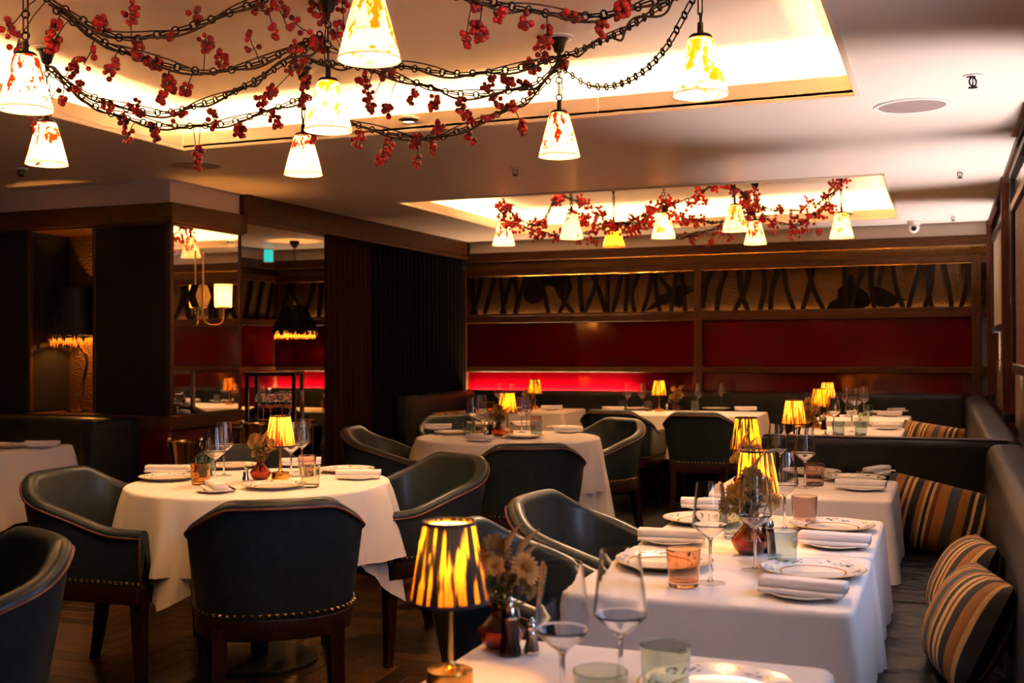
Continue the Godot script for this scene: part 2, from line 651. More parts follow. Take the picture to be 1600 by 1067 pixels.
# ---------------------------------------------------------------- the room
func _ready() -> void:
	rng.seed = 20
	cam_basis = Basis.from_euler(Vector3(atan(10.5 / FOCAL), deg_to_rad(21.1), -0.0045))
	var cam := Camera3D.new()
	cam.name = "camera"
	var lens := CameraAttributesPhysical.new()
	lens.frustum_focal_length = 39.4
	lens.exposure_aperture = 4.5
	lens.frustum_focus_distance = 3.9
	cam.attributes = lens
	add_child(cam)
	cam.transform = Transform3D(cam_basis, EYE)
	cam.fov = rad_to_deg(2.0 * atan(533.5 / FOCAL))
	cam.near = 0.05
	cam.far = 60.0
	cam.current = true
	var we := WorldEnvironment.new()
	we.name = "surroundings"
	var env := Environment.new()
	env.background_mode = Environment.BG_SKY
	var sky := Sky.new()
	var sm := ProceduralSkyMaterial.new()
	sm.sky_top_color = Color(0.30, 0.42, 0.68)
	sm.sky_horizon_color = Color(0.55, 0.62, 0.80)
	sm.ground_horizon_color = Color(0.20, 0.20, 0.22)
	sm.ground_bottom_color = Color(0.10, 0.10, 0.11)
	sky.sky_material = sm
	env.sky = sky
	env.background_energy_multiplier = 1.6
	env.tonemap_mode = Environment.TONE_MAPPER_LINEAR
	env.tonemap_exposure = 2.35
	env.sdfgi_enabled = true
	env.ssao_enabled = true
	env.ssil_enabled = true
	we.environment = env
	add_child(we)

	make_materials()
	build_windows()
	build_coffers()
	build_floor()
	build_ceiling()
	build_back_wall()
	build_right_wall()
	build_left_side()
	build_benches()
	build_tables()
	build_chairs()
	build_settings()
	build_pendants()
	build_garlands()
	build_side_room()
	build_trolley()
	build_ceiling_fittings()
	build_cushions()

const DAY := Color(0.80, 0.85, 1.0)
const WARM := Color(1.0, 0.70, 0.38)
const COVE := Color(1.0, 0.79, 0.54)
const LAMPW := Color(1.0, 0.66, 0.30)

# tall windows beside the camera, in the wall behind the bench
func build_windows() -> void:
	var spans := [[-3.25, -2.65], [-1.50, -0.90]]
	for k in 2:
		var z0: float = spans[k][0]
		var z1: float = spans[k][1]
		var w := hold("window_%d" % (k + 1), "tall window above the leather bench")
		obj("pane", bx(Vector3(0.47, 1.0, z0), Vector3(0.476, 2.2, z1)), M.glass, w)
		for s in [[z0, z0 + 0.05], [z1 - 0.05, z1]]:
			obj("window_frame", bx(Vector3(0.455, 1.0, s[0]), Vector3(0.495, 2.2, s[1]), 0.004), M.wood_y, w)
		for y in [1.0, 2.15]:
			obj("window_frame", bx(Vector3(0.455, y, z0), Vector3(0.495, y + 0.05, z1), 0.004), M.wood_z, w)
		area(w, Vector3(0.56, 1.6, (z0 + z1) / 2), Vector3(-1, -0.05, 0), Vector2(0.5, 1.1), DAY, 0.75)

const COFFERS := [[-3.79, -0.325, -4.95, -2.0], [-3.72, -0.335, -9.80, -7.28]]

func build_coffers() -> void:
	for c in COFFERS:
		var x0: float = c[0]
		var x1: float = c[1]
		var z0: float = c[2]
		var z1: float = c[3]
		var far_one: bool = z0 < -6.0
		var t := hold("trim_1" if not far_one else "trim_2", "glossy upstand around the lit ceiling coffer")
		var y0 := CEIL + 0.004
		var y1 := CEIL + (0.085 if not far_one else 0.075)
		for side in 4:
			var n := 3 if side < 2 else 2
			for k in n:
				var a := float(k) / n
				var b := float(k + 1) / n
				var lo: Vector3
				var hi: Vector3
				if side < 2:
					var z := z0 if side == 0 else z1
					lo = Vector3(lerpf(x0, x1, a) + 0.001, y0, z - (0.012 if side == 0 else 0.0))
					hi = Vector3(lerpf(x0, x1, b) - 0.001, y1, z + (0.0 if side == 0 else 0.012))
				else:
					var x := x0 if side == 2 else x1
					lo = Vector3(x - (0.012 if side == 2 else 0.0), y0, lerpf(z0, z1, a) + 0.001)
					hi = Vector3(x + (0.0 if side == 2 else 0.012), y1, lerpf(z0, z1, b) - 0.001)
				obj("panel", bx(lo, hi, 0.0015), M.fascia, t)
		for s in [[Vector3(x0, CEIL - 0.012, z0), Vector3(x1, CEIL + 0.004, z0 + 0.022)], [Vector3(x0, CEIL - 0.012, z1 - 0.022), Vector3(x1, CEIL + 0.004, z1)], [Vector3(x0, CEIL - 0.012, z0), Vector3(x0 + 0.022, CEIL + 0.004, z1)], [Vector3(x1 - 0.022, CEIL - 0.012, z0), Vector3(x1, CEIL + 0.004, z1)]]:
			obj("edge_bead", bx(s[0], s[1], 0.002), M.lip, t)
		# led strips lying in the trough behind the upstand
		var e := 0.10
		var runs := [[Vector3(x0, 0, z0 - e), Vector3(x1, 0, z0 - e)], [Vector3(x0, 0, z1 + e), Vector3(x1, 0, z1 + e)], [Vector3(x0 - e, 0, z0), Vector3(x0 - e, 0, z1)], [Vector3(x1 + e, 0, z0), Vector3(x1 + e, 0, z1)]]
		for k in 4:
			var a: Vector3 = runs[k][0]
			var b: Vector3 = runs[k][1]
			a.y = CEIL + 0.03
			b.y = CEIL + 0.03
			var w := Vector3(0, 0, 0.012) if k < 2 else Vector3(0.012, 0, 0)
			var s := thing("led_strip", "%s light strip hidden in the %s coffer trough" % [["warm", "soft", "slim", "long"][k], "berry-hung front" if not far_one else "small rear"], "light strip", (a + b) / 2, 0.0, "cove light strips")
			var h := (b - a) / 2
			obj("diffuser", bx(-h - w - Vector3(0, 0.006, 0), h + w + Vector3(0, 0.006, 0), 0.002), M.strip, s)
			var len := (b - a).length()
			area(s, Vector3(0, 0.012, 0) + (a + b) / 2, Vector3.UP, Vector2(len, 0.02) if k < 2 else Vector2(0.02, len), COVE, 0.62 * len, Vector3.FORWARD)

func build_floor() -> void:
	var f := struct("floor", bx(Vector3(-7.1, -0.12, -10.6), Vector3(0.6, -0.012, 2.1)), M.screed, "dark herringbone parquet")
	var w := 0.1
	var n := 5
	var L := w * n
	var plank := bx(Vector3(-L / 2 + 0.0012, -0.012, -w / 2 + 0.0012), Vector3(L / 2 - 0.0012, 0, w / 2 - 0.0012), 0.0014)
	var all := []
	for j in range(-120, 40):
		for m in range(-12, 3):
			# lying along x
			var c := Vector3((2 * n * m + j) * w + L / 2, 0, j * w)
			all.append([c, 0.0, j * 31 + m])
			# lying along z
			var c2 := Vector3((2 * n * m + j) * w + w / 2 + L, 0, (j - n / 2.0 + 0.5) * w + 0.0)
			all.append([c2, PI / 2, j * 17 + m * 5 + 3])
	var seen := []
	var rest := []
	for p in all:
		var c: Vector3 = p[0]
		if c.x < -6.9 or c.x > 0.4 or c.z < -10.3 or c.z > -0.8:
			continue
		var q := cam_basis.inverse() * (c - EYE)
		var u := 800.0 + FOCAL * q.x / -q.z
		var v := 533.5 - FOCAL * q.y / -q.z
		var open := c.x > -4.6 and c.x < -0.75 and c.z > -9.0
		if open and u > -40 and u < 1300 and v < 1110 and q.z < 0:
			seen.append([-q.z, p])
		elif c.z < -2.0:
			rest.append(p)
	seen.sort_custom(func(a, b): return a[0] < b[0])
	for k in seen.size():
		if k < 300:
			var p: Array = seen[k][1]
			var o := obj("plank", plank, M.floor[int(hash01(p[2], 5) * 4.99)], f, p[0])
			o.rotation.y = p[1]
		else:
			rest.append(seen[k][1])
	var mb := Mb.new()
	for p in rest:
		mb.xf = Transform3D(Basis(Vector3.UP, p[1]), p[0])
		mb.quad(Vector3(-L / 2 + 0.001, 0, -w / 2 + 0.001), Vector3(L / 2 - 0.001, 0, -w / 2 + 0.001), Vector3(L / 2 - 0.001, 0, w / 2 - 0.001), Vector3(-L / 2 + 0.001, 0, w / 2 - 0.001))
	var r := obj("planks", mb.mesh(), M.floor[2], f)
	r.set_meta("kind", "stuff")

func build_ceiling() -> void:
	var mb := Mb.new()
	var X0 := -7.1
	var X1 := 0.6
	var zs := [-10.6, -9.80, -7.28, -4.95, -2.0, 2.1]
	for k in 5:
		if k == 1 or k == 3:
			var c: Array = COFFERS[1 if k == 1 else 0]
			mb.box(Vector3(X0, CEIL, zs[k]), Vector3(c[0], CEIL + 0.02, zs[k + 1]))
			mb.box(Vector3(c[1], CEIL, zs[k]), Vector3(X1, CEIL + 0.02, zs[k + 1]))
		else:
			mb.box(Vector3(X0, CEIL, zs[k]), Vector3(X1, CEIL + 0.02, zs[k + 1]))
	var o := struct("ceiling", mb.mesh(), M.ceiling, "cream painted ceiling with two lit coffers")
	obj("coffer_lid", bx(Vector3(X0, UPPER, -10.6), Vector3(X1, UPPER + 0.1, 2.1)), M.upper, o)
	for c in COFFERS:
		var e := 0.22
		var cw := Mb.new()
		cw.box(Vector3(c[0] - e - 0.02, CEIL + 0.02, c[2] - e), Vector3(c[0] - e, UPPER, c[3] + e))
		cw.box(Vector3(c[1] + e, CEIL + 0.02, c[2] - e), Vector3(c[1] + e + 0.02, UPPER, c[3] + e))
		cw.box(Vector3(c[0] - e, CEIL + 0.02, c[2] - e - 0.02), Vector3(c[1] + e, UPPER, c[2] - e))
		cw.box(Vector3(c[0] - e, CEIL + 0.02, c[3] + e), Vector3(c[1] + e, UPPER, c[3] + e + 0.02))
		obj("cove_side", cw.mesh(), M.upper, o)

# a bar with a bend, in the wall plane, from photograph points
func bar_poly(pts: Array, width: float) -> PackedVector2Array:
	var path := curve(pts, 0.04)
	var l := PackedVector2Array()
	var r := PackedVector2Array()
	for i in path.size():
		var a: Vector3 = path[maxi(i - 1, 0)]
		var b: Vector3 = path[mini(i + 1, path.size() - 1)]
		var d := Vector2(b.x - a.x, b.y - a.y).normalized()
		var s := Vector2(-d.y, d.x) * width / 2.0
		var p := Vector2(path[i].x, path[i].y)
		l.append(p + s)
		r.append(p - s)
	r.reverse()
	l.append_array(r)
	return l

func build_back_wall() -> void:
	var w := struct("wall_back", bx(Vector3(-7.1, -0.1, -10.7), Vector3(0.6, 2.6, -10.5)), M.plaster, "panelled back wall with red lacquer and a carved frieze")
	var part := func(nm: String, lo: Vector3, hi: Vector3, m: Material, b := 0.004): return obj(nm, bx(lo, hi, b), m, w)
	# plaster band, cornice, bands and rails
	for span in [[-6.8, -4.62], [-4.49, 0.42]]:
		var a: float = span[0]
		var b: float = span[1]
		part.call("plaster_band", Vector3(a, 2.262, -10.5), Vector3(b, CEIL, -10.41), M.plaster)
		part.call("cornice", Vector3(a, 2.175, -10.5), Vector3(b, 2.262, -10.34), M.wood_x)
		part.call("cornice_bead", Vector3(a, 2.166, -10.5), Vector3(b, 2.176, -10.355), M.brass)
		part.call("bronze_band", Vector3(a, 2.095, -10.5), Vector3(b, 2.167, -10.39), M.hammered)
		part.call("frieze_backing", Vector3(a, 1.60, -10.5), Vector3(b, 2.06, -10.475), M.hammered)
		part.call("rail", Vector3(a, 2.03, -10.5), Vector3(b, 2.095, -10.36), M.wood_x)
		part.call("rail", Vector3(a, 1.56, -10.5), Vector3(b, 1.63, -10.36), M.wood_x)
		part.call("rail_lip", Vector3(a, 1.625, -10.385), Vector3(b, 1.652, -10.358), M.wood_x)
		part.call("rail", Vector3(a, 1.075, -10.5), Vector3(b, 1.128, -10.36), M.wood_x)
		part.call("rail", Vector3(a, 0.0, -10.5), Vector3(b, 0.88, -10.37), M.wood_x)
	for x in [[-4.56, -4.49], [-2.175, -2.105], [0.22, 0.30], [-6.82, -6.75]]:
		part.call("stile", Vector3(x[0], 0.88, -10.5), Vector3(x[1], 2.10, -10.355), M.wood_y)
	for x in [[-4.49, -2.175], [-2.105, 0.22], [-6.75, -4.62]]:
		part.call("lacquer_panel", Vector3(x[0], 1.128, -10.5), Vector3(x[1], 1.56, -10.40), M.red)
		part.call("lacquer_panel", Vector3(x[0], 0.88, -10.5), Vector3(x[1], 1.075, -10.40), M.red)
		# thin bead catching light round each frieze field
		part.call("frame_bead", Vector3(x[0], 2.022, -10.42), Vector3(x[1], 2.030, -10.352), M.brass)
	# frieze of crossing branches
	var bars := [
		[[752, 434], [747, 462], [736, 497]], [[738, 436], [740, 468], [746, 497]], [[772, 434], [765, 460], [756, 497]], [[783, 434], [786, 460], [790, 497]], [[800, 432], [790, 465], [783, 497]],
		[[804, 432], [809, 466], [806, 497]], [[822, 432], [812, 466], [804, 497]], [[838, 431], [850, 455], [859, 497]], [[887, 430], [884, 464], [871, 497]], [[880, 470], [890, 480], [900, 497]],
		[[905, 430], [907, 463], [911, 496]], [[935, 430], [925, 462], [912, 496]], [[926, 430], [936, 455], [948, 496]], [[951, 430], [950, 463], [951, 496]], [[970, 429], [963, 463], [956, 496]],
		[[980, 429], [979, 460], [978, 496]], [[998, 428], [988, 452], [987, 466], [994, 496]], [[1019, 428], [1013, 460], [1003, 496]], [[1022, 428], [1026, 460], [1033, 496]], [[1057, 427], [1053, 460], [1048, 496]], [[1064, 427], [1068, 460], [1072, 496]],
		[[1113, 424], [1103, 446], [1098, 482]], [[1134, 423], [1123, 458], [1120, 495]], [[1155, 422], [1158, 453], [1173, 495]], [[1171, 422], [1162, 458], [1143, 495]], [[1194, 421], [1195, 450], [1186, 495]],
		[[1216, 420], [1206, 453], [1204, 494]], [[1225, 420], [1230, 453], [1245, 494]], [[1271, 418], [1263, 453], [1251, 494]], [[1262, 418], [1272, 453], [1292, 493]], [[1320, 416], [1320, 492]],
		[[1350, 416], [1340, 445], [1327, 492]], [[1360, 415], [1362, 453], [1368, 491]], [[1378, 415], [1374, 448]], [[1395, 414], [1401, 452], [1415, 491]], [[1438, 413], [1428, 450], [1417, 490]],
		[[1458, 413], [1454, 452], [1441, 490]], [[1450, 418], [1451, 458], [1458, 490]], [[1475, 412], [1483, 450], [1488, 489]], [[1512, 411], [1509, 450], [1499, 489]]]
	var k := 0
	for b in bars:
		var pts := []
		for q in b:
			pts.append(at_z(q[0], q[1], -10.42))
		var z0 := -10.445 if k % 2 == 0 else -10.425
		var wd := 0.040 if b[0][0] > 1095 else 0.032
		obj("branch", Mb.new().plate(bar_poly(pts, wd), z0, z0 + 0.045).mesh(), M.branch, w)
		k += 1
	var beasts := [
		[[818, 433], [846, 432], [849, 463], [843, 471], [831, 475], [821, 470], [814, 455]],
		[[846, 433], [888, 431], [893, 450], [885, 470], [876, 469], [869, 459], [866, 449], [857, 446], [848, 449]],
		[[1010, 486], [1013, 480], [1022, 473], [1032, 460], [1042, 458], [1040, 450], [1034, 441], [1028, 435], [1034, 433], [1046, 447], [1054, 450], [1061, 446], [1067, 437], [1071, 445], [1084, 454], [1075, 459], [1067, 466], [1065, 477], [1061, 481], [1053, 475], [1046, 473], [1038, 476], [1029, 475], [1022, 482]],
		[[1290, 486], [1296, 473], [1308, 466], [1309, 452], [1316, 447], [1324, 440], [1328, 427], [1336, 435], [1335, 449], [1346, 451], [1355, 458], [1361, 470], [1358, 478], [1340, 484], [1318, 487]],
		[[1362, 447], [1376, 449], [1390, 456], [1404, 464], [1417, 468], [1404, 472], [1396, 478], [1388, 480], [1387, 488], [1383, 488], [1382, 480], [1372, 479], [1363, 472]]]
	for b in beasts:
		var poly := PackedVector2Array()
		for q in b:
			var p := at_z(q[0], q[1], -10.44)
			poly.append(Vector2(p.x, p.y))
		obj("animal_cutout", Mb.new().plate(poly, -10.46, -10.446).mesh(), M.beast, w)
	# side-room part of the frieze
	for i in 14:
		var x := -6.65 + 0.145 * i
		var lean := rng.randf_range(-0.1, 0.1)
		obj("branch", Mb.new().plate(bar_poly([Vector3(x + lean, 2.04, 0), Vector3(x + lean * 0.2, 1.83, 0), Vector3(x - lean, 1.6, 0)], 0.034), -10.44, -10.40).mesh(), M.branch, w)
	# light strips: along the foot of the frieze, and behind the bench under the red panels
	for s in [[-4.47, -2.19, 0.014], [-2.09, 0.20, 0.022], [-6.7, -4.65, 0.018]]:
		var t := thing("frieze_strip", "thin warm light strip along the foot of the carved frieze, %s" % ["beside the black curtain", "towards the brick-lit bay", "in the side room"][0 if s[0] == -4.47 else (1 if s[0] == -2.09 else 2)], "light strip", Vector3((s[0] + s[1]) / 2, 1.633, -10.458), 0.0, "frieze light strips")
		var h: float = (s[1] - s[0]) / 2
		obj("diffuser", bx(Vector3(-h, 0, -0.005), Vector3(h, 0.006, 0.005)), M.strip, t)
		area(t, t.position + Vector3(0, 0.008, 0), Vector3.UP, Vector2(2 * h, 0.01), WARM, s[2] * 2 * h, Vector3.FORWARD)
	for s in [[-4.45, -2.75, 1.9, "behind the leather bench of the corner table"], [-6.75, -5.9, 1.2, "behind the side room bench"]]:
		var t := thing("bench_strip", "light strip glowing up the red lacquer " + s[3], "light strip", Vector3((s[0] + s[1]) / 2, 0.880, -10.352), 0.0, "bench light strips")
		var h: float = (s[1] - s[0]) / 2
		obj("diffuser", bx(Vector3(-h, -0.01, -0.006), Vector3(h, 0, 0.006)), M.strip, t)
		area(t, t.position + Vector3(0, 0.004, 0), Vector3(0, 1, -0.55), Vector2(2 * h, 0.012), Color(1.0, 0.80, 0.62), s[2] * 2 * h, Vector3.FORWARD)

func framed(called: String, label: String, cat: String, lo: Vector3, hi: Vector3, inner: Material, slats: bool) -> void:
	var t := thing(called, label, cat, Vector3(hi.x, lo.y, (lo.z + hi.z) / 2))
	var o := t.position
	var f := 0.05
	obj("frame", bx(Vector3(lo.x, hi.y - f, lo.z) - o, hi - o, 0.006), M.frame_dark, t)
	obj("frame", bx(lo - o, Vector3(hi.x, lo.y + f, hi.z) - o, 0.006), M.frame_dark, t)
	obj("frame", bx(Vector3(lo.x, lo.y + f, lo.z) - o, Vector3(hi.x, hi.y - f, lo.z + f) - o, 0.006), M.frame_dark, t)
	obj("frame", bx(Vector3(lo.x, lo.y + f, hi.z - f) - o, Vector3(hi.x, hi.y - f, hi.z) - o, 0.006), M.frame_dark, t)
	if slats:
		var n := int((hi.z - lo.z - 2 * f) / 0.12)
		for k in n:
			var a := lo.z + f + (hi.z - lo.z - 2 * f) * k / n
			var b := lo.z + f + (hi.z - lo.z - 2 * f) * (k + 1) / n
			obj("slat", bx(Vector3(hi.x - 0.03, lo.y + f, a + 0.004) - o, Vector3(hi.x - 0.012, hi.y - f, b - 0.004) - o, 0.003), inner, t)
		obj("pane", bx(Vector3(lo.x + 0.02, lo.y + f, lo.z + f) - o, Vector3(lo.x + 0.024, hi.y - f, hi.z - f) - o), M.glass, t)
	else:
		obj("canvas", bx(Vector3(lo.x + 0.02, lo.y + f, lo.z + f) - o, Vector3(lo.x + 0.035, hi.y - f, hi.z - f) - o), inner, t)

func build_right_wall() -> void:
	var mb := Mb.new()
	var cuts := [[-3.25, -2.65], [-1.50, -0.90]]
	mb.box(Vector3(0.43, -0.1, -10.7), Vector3(0.6, 1.0, 2.1))
	mb.box(Vector3(0.43, 2.2, -10.7), Vector3(0.6, 2.6, 2.1))
	mb.box(Vector3(0.43, 1.0, -10.7), Vector3(0.6, 2.2, cuts[0][0]))
	mb.box(Vector3(0.43, 1.0, cuts[0][1]), Vector3(0.6, 2.2, cuts[1][0]))
	mb.box(Vector3(0.43, 1.0, cuts[1][1]), Vector3(0.6, 2.2, 2.1))
	var w := struct("wall_right", mb.mesh(), M.grout, "stone-tiled wall between wooden piers")
	var z := -10.3
	var col := 0
	while z < -4.2:
		for r in 4:
			var off := 0.225 if r % 2 == 1 else 0.0
			obj("tile", bx(Vector3(0.415 - 0.004 * hash01(col, r), 0.80 + r * 0.40 + 0.003, z + off + 0.003), Vector3(0.435, 0.80 + (r + 1) * 0.40 - 0.003 - (0.02 if r == 3 else 0.0), z + off + 0.447), 0.003), M.tile[int(hash01(col, r + 9) * 3.99)], w)
		z += 0.45
		col += 1
	for p in [[-7.80, -7.72, 0.342], [-10.42, -10.33, 0.342]]:
		obj("pier", bx(Vector3(p[2], 0, p[0]), Vector3(0.45, CEIL, p[1]), 0.004), M.pier, w)
	obj("picture_rail", bx(Vector3(0.35, 2.335, -10.33), Vector3(0.44, 2.378, -3.9), 0.005), M.wood_z, w)
	framed("painting", "dark-framed red and ochre painting on the stone-tiled wall", "painting", Vector3(0.33, 1.17, -6.45), Vector3(0.405, 2.06, -5.32), M.painting, false)
	framed("slatted_panel", "glazed cream slat panel above the red painting", "wall panel", Vector3(0.365, 1.55, -7.25), Vector3(0.42, 2.34, -5.0), M.cream_board, true)
	framed("slatted_panel", "glazed cream slat panel between the two wooden piers", "wall panel", Vector3(0.37, 1.42, -10.2), Vector3(0.42, 2.22, -8.0), M.cream_board, true)
	for zz in [[-9.75, "by the back corner"], [-7.05, "beside the wooden pier"], [-5.12, "below the red painting"]]:
		var t := thing("uplight", "small round uplight behind the bench " + zz[1], "uplight", Vector3(0.345, 0.87, zz[0]), 0.0, "wall uplights")
		obj("body", Mb.new().lathe([Vector2(0.001, 0), Vector2(0.03, 0), Vector2(0.034, 0.05), Vector2(0.030, 0.052), Vector2(0.028, 0.03)], 20).mesh(), M.iron, t)
		obj("lens", Mb.new().lathe([Vector2(0.001, 0.036), Vector2(0.028, 0.036)], 20).mesh(), M.strip, t)
		var l := SpotLight3D.new()
		l.name = "light"
		l.light_color = Color(1.0, 0.93, 0.94)
		l.light_energy = 2.2
		l.light_size = 0.025
		l.spot_angle = 38.0
		l.spot_angle_attenuation = 0.6
		l.spot_range = 14.0
		l.spot_attenuation = 2.0
		l.shadow_enabled = true
		t.add_child(l, true)
		l.look_at_from_position(t.position + Vector3(0, 0.045, 0), t.position + Vector3(-0.30, 1.0, 0), Vector3.RIGHT)
	struct("wall_rear", bx(Vector3(-7.1, -0.1, 2.0), Vector3(0.6, 2.6, 2.2)), M.panel, "dark panelled wall behind")

func build_left_side() -> void:
	struct("wall_left", bx(Vector3(-7.2, -0.1, -6.6), Vector3(-7.0, 2.6, 2.1)), M.panel, "dark panelled wall")
	var w := struct("wall_column", Mb.new().box(Vector3(-7.1, 2.235, -6.56), Vector3(-4.545, CEIL, -5.805)).box(Vector3(-7.1, 0, -6.5), Vector3(-4.6, 2.3, -6.2)).mesh(), M.plaster, "deep column wall with dark panels, a niche and a mirrored side")
	var part := func(nm: String, lo: Vector3, hi: Vector3, m: Material, b := 0.004): return obj(nm, bx(lo, hi, b), m, w)
	part.call("cornice", Vector3(-7.0, 2.112, -6.58), Vector3(-4.50, 2.237, -5.77), M.wood_x, 0.006)
	part.call("cornice_bead", Vector3(-7.0, 2.10, -6.57), Vector3(-4.52, 2.115, -5.785), M.wood_x, 0.004)
	part.call("dark_panel", Vector3(-7.0, 0.9, -6.2), Vector3(-5.69, 2.112, -5.80), M.panel)
	part.call("dark_panel", Vector3(-5.14, 0.9, -6.55), Vector3(-4.56, 2.112, -5.80), M.panel)
	part.call("ledge", Vector3(-7.0, 0.80, -6.57), Vector3(-4.52, 0.895, -5.78), M.wood_x, 0.006)
	part.call("red_base", Vector3(-7.0, 0.0, -6.56), Vector3(-4.545, 0.80, -5.80), M.red_matt)
	part.call("niche_back", Vector3(-5.69, 0.9, -6.22), Vector3(-5.14, 2.112, -6.17), M.hammered)
	part.call("niche_trim", Vector3(-5.70, 0.9, -5.83), Vector3(-5.675, 2.112, -5.795), M.wood_y)
	part.call("niche_trim", Vector3(-5.155, 0.9, -5.83), Vector3(-5.13, 2.112, -5.795), M.wood_y)
	part.call("corner_post", Vector3(-4.575, 0.895, -5.835), Vector3(-4.538, 2.112, -5.797), M.wood_y)
	part.call("corner_post", Vector3(-4.575, 0.895, -6.565), Vector3(-4.538, 2.112, -6.535), M.wood_y)
	var mir := thing("wall_mirror", "tall mirror on the column with the brass sconce", "mirror", Vector3(-4.545, 0.9, -6.185))
	obj("glass", bx(Vector3(-0.01, 0, -0.35), Vector3(0, 1.21, 0.35), 0.001), M.mirror, mir)
	# sconce on the mirror
	var s := thing("wall_sconce", "brass wall light with a cream drum shade on the mirror", "wall light", Vector3(-4.545, 1.66, -6.10))
	var hexa := PackedVector2Array()
	for k in 6:
		hexa.append(Vector2(cos(TAU * k / 6), sin(TAU * k / 6)) * 0.085)
	var hm := Mb.new()
	hm.xf = Transform3D(Basis(Vector3.UP, PI / 2), Vector3())
	hm.plate(hexa, 0.0, 0.03)
	obj("backplate", hm.mesh(), M.iron, s)
	obj("arm", Mb.new().tube(curve([Vector3(0.03, 0.30, 0), Vector3(0.03, 0.0, 0), Vector3(0.03, -0.14, 0.0), Vector3(0.05, -0.185, -0.03), Vector3(0.085, -0.185, -0.09), Vector3(0.10, -0.15, -0.12), Vector3(0.10, -0.075, -0.12)], 0.012), 0.006, 8).mesh(), M.brass, s)
	obj("shade", Mb.new().lathe([Vector2(0.055, -0.07), Vector2(0.058, 0.08)], 28).mesh(), M.cream_shade, s, Vector3(0.10, 0, -0.12))
	obj("cup", Mb.new().lathe([Vector2(0.001, -0.085), Vector2(0.03, -0.08), Vector2(0.032, -0.068)], 16).mesh(), M.brass, s, Vector3(0.10, 0, -0.12))
	obj("bulb", Mb.new().ball(Vector3(0.10, 0.0, -0.12), Vector3(0.018, 0.028, 0.018)).mesh(), M.bulb, s)
	omni(s, Vector3(0.10, 0.0, -0.12), LAMPW, 0.16)
	# lamp in the niche: feather shade on a branching brass arm
	var n := thing("niche_lamp", "dark feather-shaded lamp standing in the column niche", "lamp", Vector3(-5.37, 0.9, -6.0))
	obj("foot", Mb.new().lathe([Vector2(0.001, 0.02), Vector2(0.08, 0.015), Vector2(0.085, 0.0)], 20).mesh(), M.brass, n, Vector3(-0.08, 0, 0))
	obj("stem", Mb.new().tube(curve([Vector3(-0.08, 0.01, 0), Vector3(-0.03, 0.2, 0.01), Vector3(-0.01, 0.35, 0.0), Vector3(-0.06, 0.45, 0.02), Vector3(-0.12, 0.52, 0)], 0.02), 0.011, 8).mesh(), M.brass, n)
	feather_shade(n, Vector3(-0.09, 0.47, 0), 0.17, 0.13, 0.36, 140, 3)
	obj("bulb", Mb.new().ball(Vector3(-0.12, 0.60, 0), Vector3(0.02, 0.03, 0.02)).mesh(), M.bulb, n)
	omni(n, Vector3(-0.12, 0.60, 0), LAMPW, 0.28)
	# beam and curtains
	var bm := struct("trim_3", bx(Vector3(-4.62, 2.225, -10.5), Vector3(-4.47, CEIL, -6.55), 0.006), M.wood_z, "wooden beam above the curtains")
	obj("bead", bx(Vector3(-4.63, 2.205, -10.5), Vector3(-4.46, 2.227, -6.55), 0.004), M.wood_z, bm)
	curtain("brown velvet curtain drawn beside the black curtain", M.curtain_brown, -4.56, -7.72, -8.50, 9, 0.035)
	curtain("long black pleated curtain reaching the corner bench", M.curtain, -4.53, -8.44, -10.36, 22, 0.045)

func feather_shade(parent: Node3D, at: Vector3, r0: float, r1: float, h: float, count: int, seed_: int) -> void:
	var r := RandomNumberGenerator.new()
	r.seed = seed_
	obj("shade_core", Mb.new().lathe([Vector2(r0 * 0.93, 0.04), Vector2(lerpf(r0, r1, 0.5) * 0.97, h * 0.5), Vector2(r1 * 0.95, h)], 24).mesh(), M.feather, parent, at)
	var f := Mb.new()
	var tip := Mb.new()
	for k in count:
		var a := TAU * r.randf()
		var y := h * r.randf_range(0.1, 1.0)
		var L := h * r.randf_range(0.3, 0.45)
		var y2 := maxf(y - L, -0.01)
		var ra := lerpf(r0, r1, y / h)
		var rb := lerpf(r0, r1, y2 / h) + r.randf_range(0.005, 0.02)
		var da := 0.07
		var p0 := Vector3(cos(a) * ra, y, sin(a) * ra)
		var p1 := Vector3(cos(a + da) * (rb + 0.004), (y + y2) / 2, sin(a + da) * (rb + 0.004))
		var p2 := Vector3(cos(a) * rb, y2, sin(a) * rb)
		var p3 := Vector3(cos(a - da) * (rb + 0.004), (y + y2) / 2, sin(a - da) * (rb + 0.004))
		f.quad(p0, p1, p2, p3)
	for k in count / 2:
		var a := TAU * k / (count / 2.0)
		var L := r.randf_range(0.02, 0.05)
		var p0 := Vector3(cos(a - 0.05) * r0 * 0.98, 0.02, sin(a - 0.05) * r0 * 0.98)
		var p1 := Vector3(cos(a + 0.05) * r0 * 0.98, 0.02, sin(a + 0.05) * r0 * 0.98)
		var p2 := Vector3(cos(a) * r0 * 1.02, -L, sin(a) * r0 * 1.02)
		tip.tri(p0, p1, p2)
	var o := obj("feathers", f.mesh(), M.feather, parent, at)
	o.set_meta("kind", "stuff")
	o = obj("feather_fringe", tip.mesh(), M.feather_tip, parent, at)
	o.set_meta("kind", "stuff")

